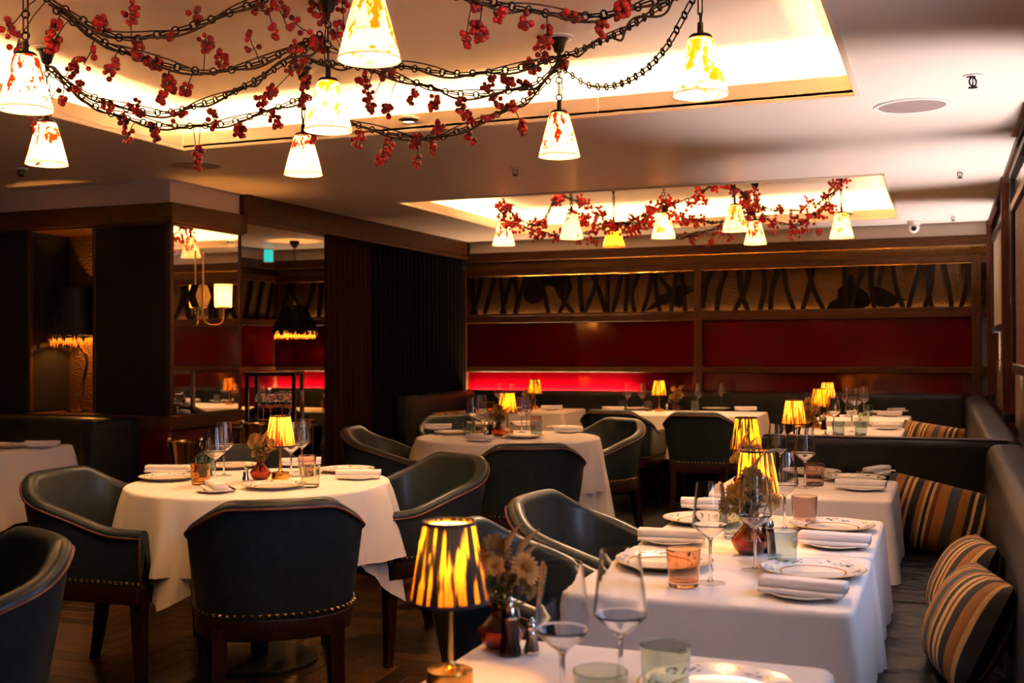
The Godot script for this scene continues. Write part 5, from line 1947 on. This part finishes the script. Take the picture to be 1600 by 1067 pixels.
# ---------------------------------------------------------------- side room seen past the column
func build_side_room() -> void:
	var w := struct("wall_side_room", bx(Vector3(-7.0, -0.1, -10.6), Vector3(-6.80, 2.6, -6.5)), M.plaster, "red-panelled wall of the side room")
	obj("cornice", bx(Vector3(-6.80, 2.17, -10.5), Vector3(-6.72, 2.26, -6.56), 0.004), M.wood_z, w)
	obj("bronze_band", bx(Vector3(-6.80, 1.60, -10.5), Vector3(-6.77, 2.17, -6.56), 0.004), M.hammered, w)
	obj("rail", bx(Vector3(-6.80, 1.56, -10.5), Vector3(-6.73, 1.63, -6.56), 0.004), M.wood_z, w)
	obj("rail", bx(Vector3(-6.80, 2.03, -10.5), Vector3(-6.73, 2.10, -6.56), 0.004), M.wood_z, w)
	obj("rail", bx(Vector3(-6.80, 1.075, -10.5), Vector3(-6.73, 1.128, -6.56), 0.004), M.wood_z, w)
	obj("lacquer_panel", bx(Vector3(-6.80, 1.128, -10.5), Vector3(-6.76, 1.56, -6.56), 0.004), M.red, w)
	obj("lacquer_panel", bx(Vector3(-6.80, 0.0, -10.5), Vector3(-6.76, 1.075, -6.56), 0.004), M.red, w)
	for i in 9:
		var z := -10.3 + 0.2 * i
		var b := obj("branch", Mb.new().plate(bar_poly([Vector3(0.07, 2.04, 0), Vector3(0.0, 1.83, 0), Vector3(-0.07, 1.6, 0)], 0.035), 0, 0.03).mesh(), M.branch, w, Vector3(-6.77, 0, z))
		b.rotation.y = PI / 2
	bench("dark leather bench in the side room", Vector3(-6.7, 0, -10.335), Vector3(-4.66, 0, -10.335), Vector3(0, 0, 1), 0.90, 2)
	var p := thing("feather_pendant", "black feather pendant lamp hanging in the side room", "pendant lamp", Vector3(-5.99, 1.45, -9.56))
	feather_shade(p, Vector3.ZERO, 0.20, 0.07, 0.30, 260, 8)
	obj("ceiling_rose", Mb.new().lathe([Vector2(0.05, 0.93), Vector2(0.045, 0.90), Vector2(0.015, 0.86), Vector2(0.001, 0.86)], 16).mesh(), M.iron, p)
	lay_chain([Vector3(-5.99, 1.75, -9.56), Vector3(-5.99, 2.31, -9.56)], p, true)
	obj("bulb", Mb.new().ball(Vector3(0, 0.09, 0), Vector3(0.025, 0.03, 0.025)).mesh(), M.bulb, p)
	omni(p, Vector3(0, 0.09, 0), LAMPW, 0.6)
	var T := "side room table"
	table_lamp(Vector3(-6.28, TOP, -8.95), 2, "gold pleated lamp on the " + T)
	wine_glass(Vector3(-5.30, TOP, -9.0), "wine glass on the " + T)
	wine_glass(Vector3(-5.95, TOP, -8.9), "wine glass beside the lamp on the " + T)
	tumbler(Vector3(-5.22, TOP, -8.85), "amber", "amber tumbler on the " + T)
	plate(Vector3(-5.8, TOP, -8.8), 0.3, "dinner plate on the " + T)
	var e := thing("exit_sign", "small glowing turquoise exit sign under the side room ceiling", "sign", Vector3(-6.66, 2.19, -10.12), -0.95)
	obj("box", bx(Vector3(-0.012, 0.04, -0.052), Vector3(0.0, 0.18, 0.052), 0.003), M.white_plastic, e)
	obj("face", bx(Vector3(0.0, 0.047, -0.046), Vector3(0.003, 0.173, 0.046)), M.exit, e)
	var c := thing("security_camera", "white dome camera on the side room ceiling", "camera", Vector3(-6.55, CEIL, -9.3))
	obj("base", Mb.new().lathe([Vector2(0.05, 0), Vector2(0.05, -0.03), Vector2(0.001, -0.03)], 20).mesh(), M.white_plastic, c)
	obj("eye", Mb.new().ball(Vector3(0, -0.04, 0), Vector3(0.035, 0.035, 0.035), 14, 8).mesh(), M.lens, c)

func build_trolley() -> void:
	var t := thing("drinks_trolley", "chrome drinks trolley with an open frame, behind the round table", "trolley", Vector3(-4.10, 0, -6.30), 0.36)
	for x in [-0.21, 0.21]:
		for z in [-0.16, 0.16]:
			obj("leg", bx(Vector3(x - 0.012, 0.05, z - 0.012), Vector3(x + 0.012, 0.80, z + 0.012), 0.003), M.chrome, t)
			obj("castor", Mb.new().ball(Vector3(x, 0.026, z), Vector3(0.024, 0.026, 0.012)).mesh(), M.black, t)
	obj("lower_shelf", bx(Vector3(-0.22, 0.30, -0.17), Vector3(0.22, 0.315, 0.17), 0.003), M.chair_wood, t)
	obj("top_shelf", bx(Vector3(-0.24, 0.79, -0.19), Vector3(0.24, 0.81, 0.19), 0.005), M.chair_wood, t)
	obj("gallery_rail", Mb.new().tube([Vector3(-0.24, 0.835, -0.19), Vector3(0.24, 0.835, -0.19), Vector3(0.24, 0.835, 0.19), Vector3(-0.24, 0.835, 0.19)], 0.006, 8, true).mesh(), M.brass, t)
	for z in [-0.13, 0.13]:
		obj("frame_post", bx(Vector3(-0.165, 0.81, z - 0.013), Vector3(-0.138, 1.165, z + 0.013), 0.003), M.chrome, t)
		obj("frame_post", bx(Vector3(0.138, 0.81, z - 0.013), Vector3(0.165, 1.165, z + 0.013), 0.003), M.chrome, t)
		obj("frame_bar", bx(Vector3(-0.165, 1.138, z - 0.013), Vector3(0.165, 1.165, z + 0.013), 0.003), M.chrome, t)
	obj("glass_top", bx(Vector3(-0.165, 1.165, -0.143), Vector3(0.165, 1.171, 0.143), 0.002), M.glass, t)
	for k in 4:
		var q := t.transform * Vector3(-0.09 + 0.062 * k, 0.812, -0.05 + 0.06 * (k % 2))
		wine_glass(q, "balloon wine glass on the trolley, %s from the mirror" % ["first", "second", "third", "fourth"][k], true)
	var bucket := Mb.new().lathe([Vector2(0.001, 0.0), Vector2(0.065, 0.0), Vector2(0.07, 0.01), Vector2(0.092, 0.17), Vector2(0.097, 0.172), Vector2(0.097, 0.18), Vector2(0.089, 0.18), Vector2(0.066, 0.015), Vector2(0.001, 0.012)], 32).mesh()
	var hr := []
	for k in 16:
		hr.append(Vector3(0.0, cos(TAU * k / 16) * 0.022, sin(TAU * k / 16) * 0.022))
	var ring := Mb.new().tube(hr, 0.004, 6, true).mesh()
	var places := [[Vector3(-4.0, 0.0, -5.96), 0.67, "brass wine bucket on a stand beside the trolley frame"], [Vector3(-4.28, 0.0, -5.60), 0.58, "brass wine bucket on a stand before the red column base"]]
	for p in places:
		var b := thing("wine_bucket", p[2], "wine bucket", p[0], 0.3, "wine buckets")
		obj("stand", Mb.new().lathe([Vector2(0.001, 0.0), Vector2(0.11, 0.0), Vector2(0.11, 0.012), Vector2(0.02, 0.03), Vector2(0.012, 0.06), Vector2(0.012, p[1] - 0.03), Vector2(0.06, p[1]), Vector2(0.001, p[1])], 24).mesh(), M.iron, b)
		obj("bucket", bucket, M.brass, b, Vector3(0, p[1], 0))
		for s in [-1.0, 1.0]:
			obj("ring_handle", ring, M.silver, b, Vector3(s * 0.098, p[1] + 0.15, 0))
			obj("handle_knob", Mb.new().ball(Vector3(s * 0.098, p[1] + 0.185, 0), Vector3(0.014, 0.018, 0.014)).mesh(), M.silver, b)

func build_ceiling_fittings() -> void:
	for s in [[-0.127, -5.28, "round ceiling speaker beside the front coffer's corner"], [-4.047, -5.395, "round ceiling speaker near the column"]]:
		var t := thing("ceiling_speaker", s[2], "speaker", Vector3(s[0], CEIL, s[1]), 0.0, "ceiling speakers")
		obj("rim", Mb.new().lathe([Vector2(0.165, 0.0), Vector2(0.163, -0.006), Vector2(0.148, -0.008), Vector2(0.142, -0.004)], 48).mesh(), M.white_plastic, t)
		obj("grille", Mb.new().lathe([Vector2(0.143, -0.003), Vector2(0.08, -0.005), Vector2(0.001, -0.006)], 48).mesh(), M.grille, t)
	for s in [[0.112, -4.784, "nearest the speaker"], [-5.055, -5.099, "above the table below the niche"], [-2.366, -6.198, "between the two coffers"], [0.096, -7.333, "beside the rear coffer"], [0.073, -9.817, "in the back corner"]]:
		var t := thing("fire_sprinkler", "small chrome ceiling sprinkler " + s[2], "sprinkler", Vector3(s[0], CEIL, s[1]), 0.7, "ceiling sprinklers")
		obj("collar", Mb.new().lathe([Vector2(0.04, 0.0), Vector2(0.038, -0.005), Vector2(0.012, -0.008), Vector2(0.001, -0.008)], 20).mesh(), M.white_plastic, t)
		obj("frame", Mb.new().tube([Vector3(-0.006, -0.008, 0), Vector3(-0.017, -0.02, 0), Vector3(-0.015, -0.036, 0), Vector3(0, -0.044, 0), Vector3(0.015, -0.036, 0), Vector3(0.017, -0.02, 0), Vector3(0.006, -0.008, 0)], 0.0035, 6).mesh(), M.iron, t)
		obj("bulb", Mb.new().lathe([Vector2(0.002, -0.01), Vector2(0.003, -0.04)], 8).mesh(), M.iron, t)
		obj("deflector", Mb.new().lathe([Vector2(0.001, -0.046), Vector2(0.018, -0.046), Vector2(0.018, -0.049), Vector2(0.001, -0.049)], 16).mesh(), M.iron, t)
	var c := thing("security_camera", "white dome camera on the ceiling above the back wall", "camera", Vector3(-0.234, CEIL, -10.13))
	obj("base", Mb.new().lathe([Vector2(0.055, 0), Vector2(0.055, -0.03), Vector2(0.04, -0.04), Vector2(0.001, -0.04)], 24).mesh(), M.white_plastic, c)
	obj("dome", Mb.new().ball(Vector3(0, -0.06, 0.01), Vector3(0.045, 0.045, 0.045), 18, 10).mesh(), M.white_plastic, c)
	obj("lens", Mb.new().ball(Vector3(0.0, -0.068, 0.042), Vector3(0.024, 0.024, 0.02), 14, 8).mesh(), M.lens, c)
	var d := thing("smoke_detector", "white smoke detector by the largest pendant", "detector", Vector3(-1.62, UPPER, -3.42))
	obj("base", Mb.new().lathe([Vector2(0.06, 0), Vector2(0.06, -0.02), Vector2(0.05, -0.03)], 28).mesh(), M.white_plastic, d)
	obj("vent", Mb.new().lathe([Vector2(0.042, -0.03), Vector2(0.042, -0.042)], 24).mesh(), M.iron, d)
	obj("cap", Mb.new().lathe([Vector2(0.048, -0.042), Vector2(0.04, -0.052), Vector2(0.001, -0.055)], 28).mesh(), M.white_plastic, d)
	# small white spotlights held on the coffer upstands, throwing light down on the tables
	var spots := [[-2.43, -4.91, T1 + Vector3(0.1, 0.75, 0.1), "near the lowest berries", 1.0], [-1.02, -4.91, Vector3(-0.55, 0.75, -3.2), "beside the berry-free pendant", 1.3], [-0.75, -9.76, Vector3(-0.6, 0.75, -8.4), "at the end of the rear coffer", 1.0], [-2.9, -9.76, T2 + Vector3(0, 0.75, 0.2), "by the curtain side of the rear coffer", 1.2], [-2.2, -9.76, Vector3(-2.0, 0.75, -9.4), "in the middle of the rear coffer", 0.7]]
	for s in spots:
		var t := thing("coffer_spotlight", "white ring spotlight on the coffer upstand " + s[3], "spotlight", Vector3(s[0], CEIL + 0.045, s[1]), 0.0, "coffer spotlights")
		obj("ring", Mb.new().lathe([Vector2(0.052, 0.0), Vector2(0.052, 0.008), Vector2(0.03, 0.02), Vector2(0.001, 0.022)], 28).mesh(), M.white_plastic, t)
		obj("baffle", Mb.new().lathe([Vector2(0.051, 0.001), Vector2(0.034, -0.004), Vector2(0.030, -0.012)], 28).mesh(), M.black, t)
		obj("bracket", bx(Vector3(-0.008, 0.0, -0.05), Vector3(0.008, 0.01, -0.03), 0.002), M.white_plastic, t)
		obj("lens", Mb.new().lathe([Vector2(0.001, -0.008), Vector2(0.03, -0.008)], 20).mesh(), M.strip, t)
		var l := SpotLight3D.new()
		l.name = "light"
		l.light_color = Color(1.0, 0.80, 0.62)
		l.light_energy = 1.4 * s[4]
		l.light_size = 0.03
		l.spot_angle = 30.0
		l.spot_angle_attenuation = 0.7
		l.spot_range = 14.0
		l.spot_attenuation = 2.0
		l.shadow_enabled = true
		t.add_child(l, true)
		var from := t.position + Vector3(0, -0.016, 0)
		l.look_at_from_position(from, s[2], Vector3.FORWARD)

func build_cushions() -> void:
	var rows := []
	var back := []
	var N := 22
	for i in N + 1:
		var row := PackedVector3Array()
		var row2 := PackedVector3Array()
		for j in N + 1:
			var a := 2.0 * i / N - 1.0
			var b := 2.0 * j / N - 1.0
			var puff := 0.085 * pow((1 - pow(absf(a), 2.6)) * (1 - pow(absf(b), 2.6)), 0.55)
			var pinch := 1.0 - 0.055 * (1 - a * a) * absf(b) - 0.0
			var pinch2 := 1.0 - 0.055 * (1 - b * b) * absf(a)
			row.append(Vector3(0.225 * b * pinch2, 0.145 * a * pinch, puff))
			row2.append(Vector3(0.225 * b * pinch2, 0.145 * a * pinch, -puff))
		rows.append(row)
		back.append(row2)
	var mb := Mb.new()
	mb.grid(rows)
	mb.grid(back)
	var mesh := mb.mesh()
	var edge := []
	for k in 64:
		var s := k / 16.0
		var side := int(s)
		var f := (s - side) * 2.0 - 1.0
		var p := [Vector2(f, -1), Vector2(1, f), Vector2(-f, 1), Vector2(-1, -f)][side] as Vector2
		edge.append(Vector3(0.225 * p.x * (1.0 - 0.055 * (1 - p.x * p.x) * 0 - 0.055 * (1 - p.y * p.y) * absf(p.x)), 0.145 * p.y * (1.0 - 0.055 * (1 - p.x * p.x) * 0 - 0.055 * (1 - p.y * p.y) * 0), 0))
	var places := [
		[Vector3(-0.03, 0.60, -4.97), Vector3(-0.35, -0.05, -0.22), 0, "striped cushion leaning on the booth divider"],
		[Vector3(0.05, 0.60, -3.62), Vector3(-0.45, -1.5, 0.08), 1, "striped cushion standing behind the foremost cushion"],
		[Vector3(0.05, 0.60, -3.10), Vector3(-0.45, -1.42, 0.05), 1, "foremost ochre striped cushion on the bench"],
		[Vector3(-0.10, 0.61, -8.6), Vector3(-0.3, -0.35, -0.12), 0, "striped cushion on the bench beyond the booth divider"],
		[Vector3(0.0, 0.56, -7.0), Vector3(-0.3, -1.2, 0.0), 1, "ochre cushion tip peeping over the booth divider"],
		[Vector3(-4.16, 0.60, -9.25), Vector3(-0.3, 1.3, 0.0), 0, "striped cushion in the curtain corner"]]
	for p in places:
		var t := thing("striped_cushion", p[3], "cushion", p[0], 0.0, "striped cushions")
		t.rotation = p[1]
		obj("cover", mesh, M["stripes%d" % p[2]], t)
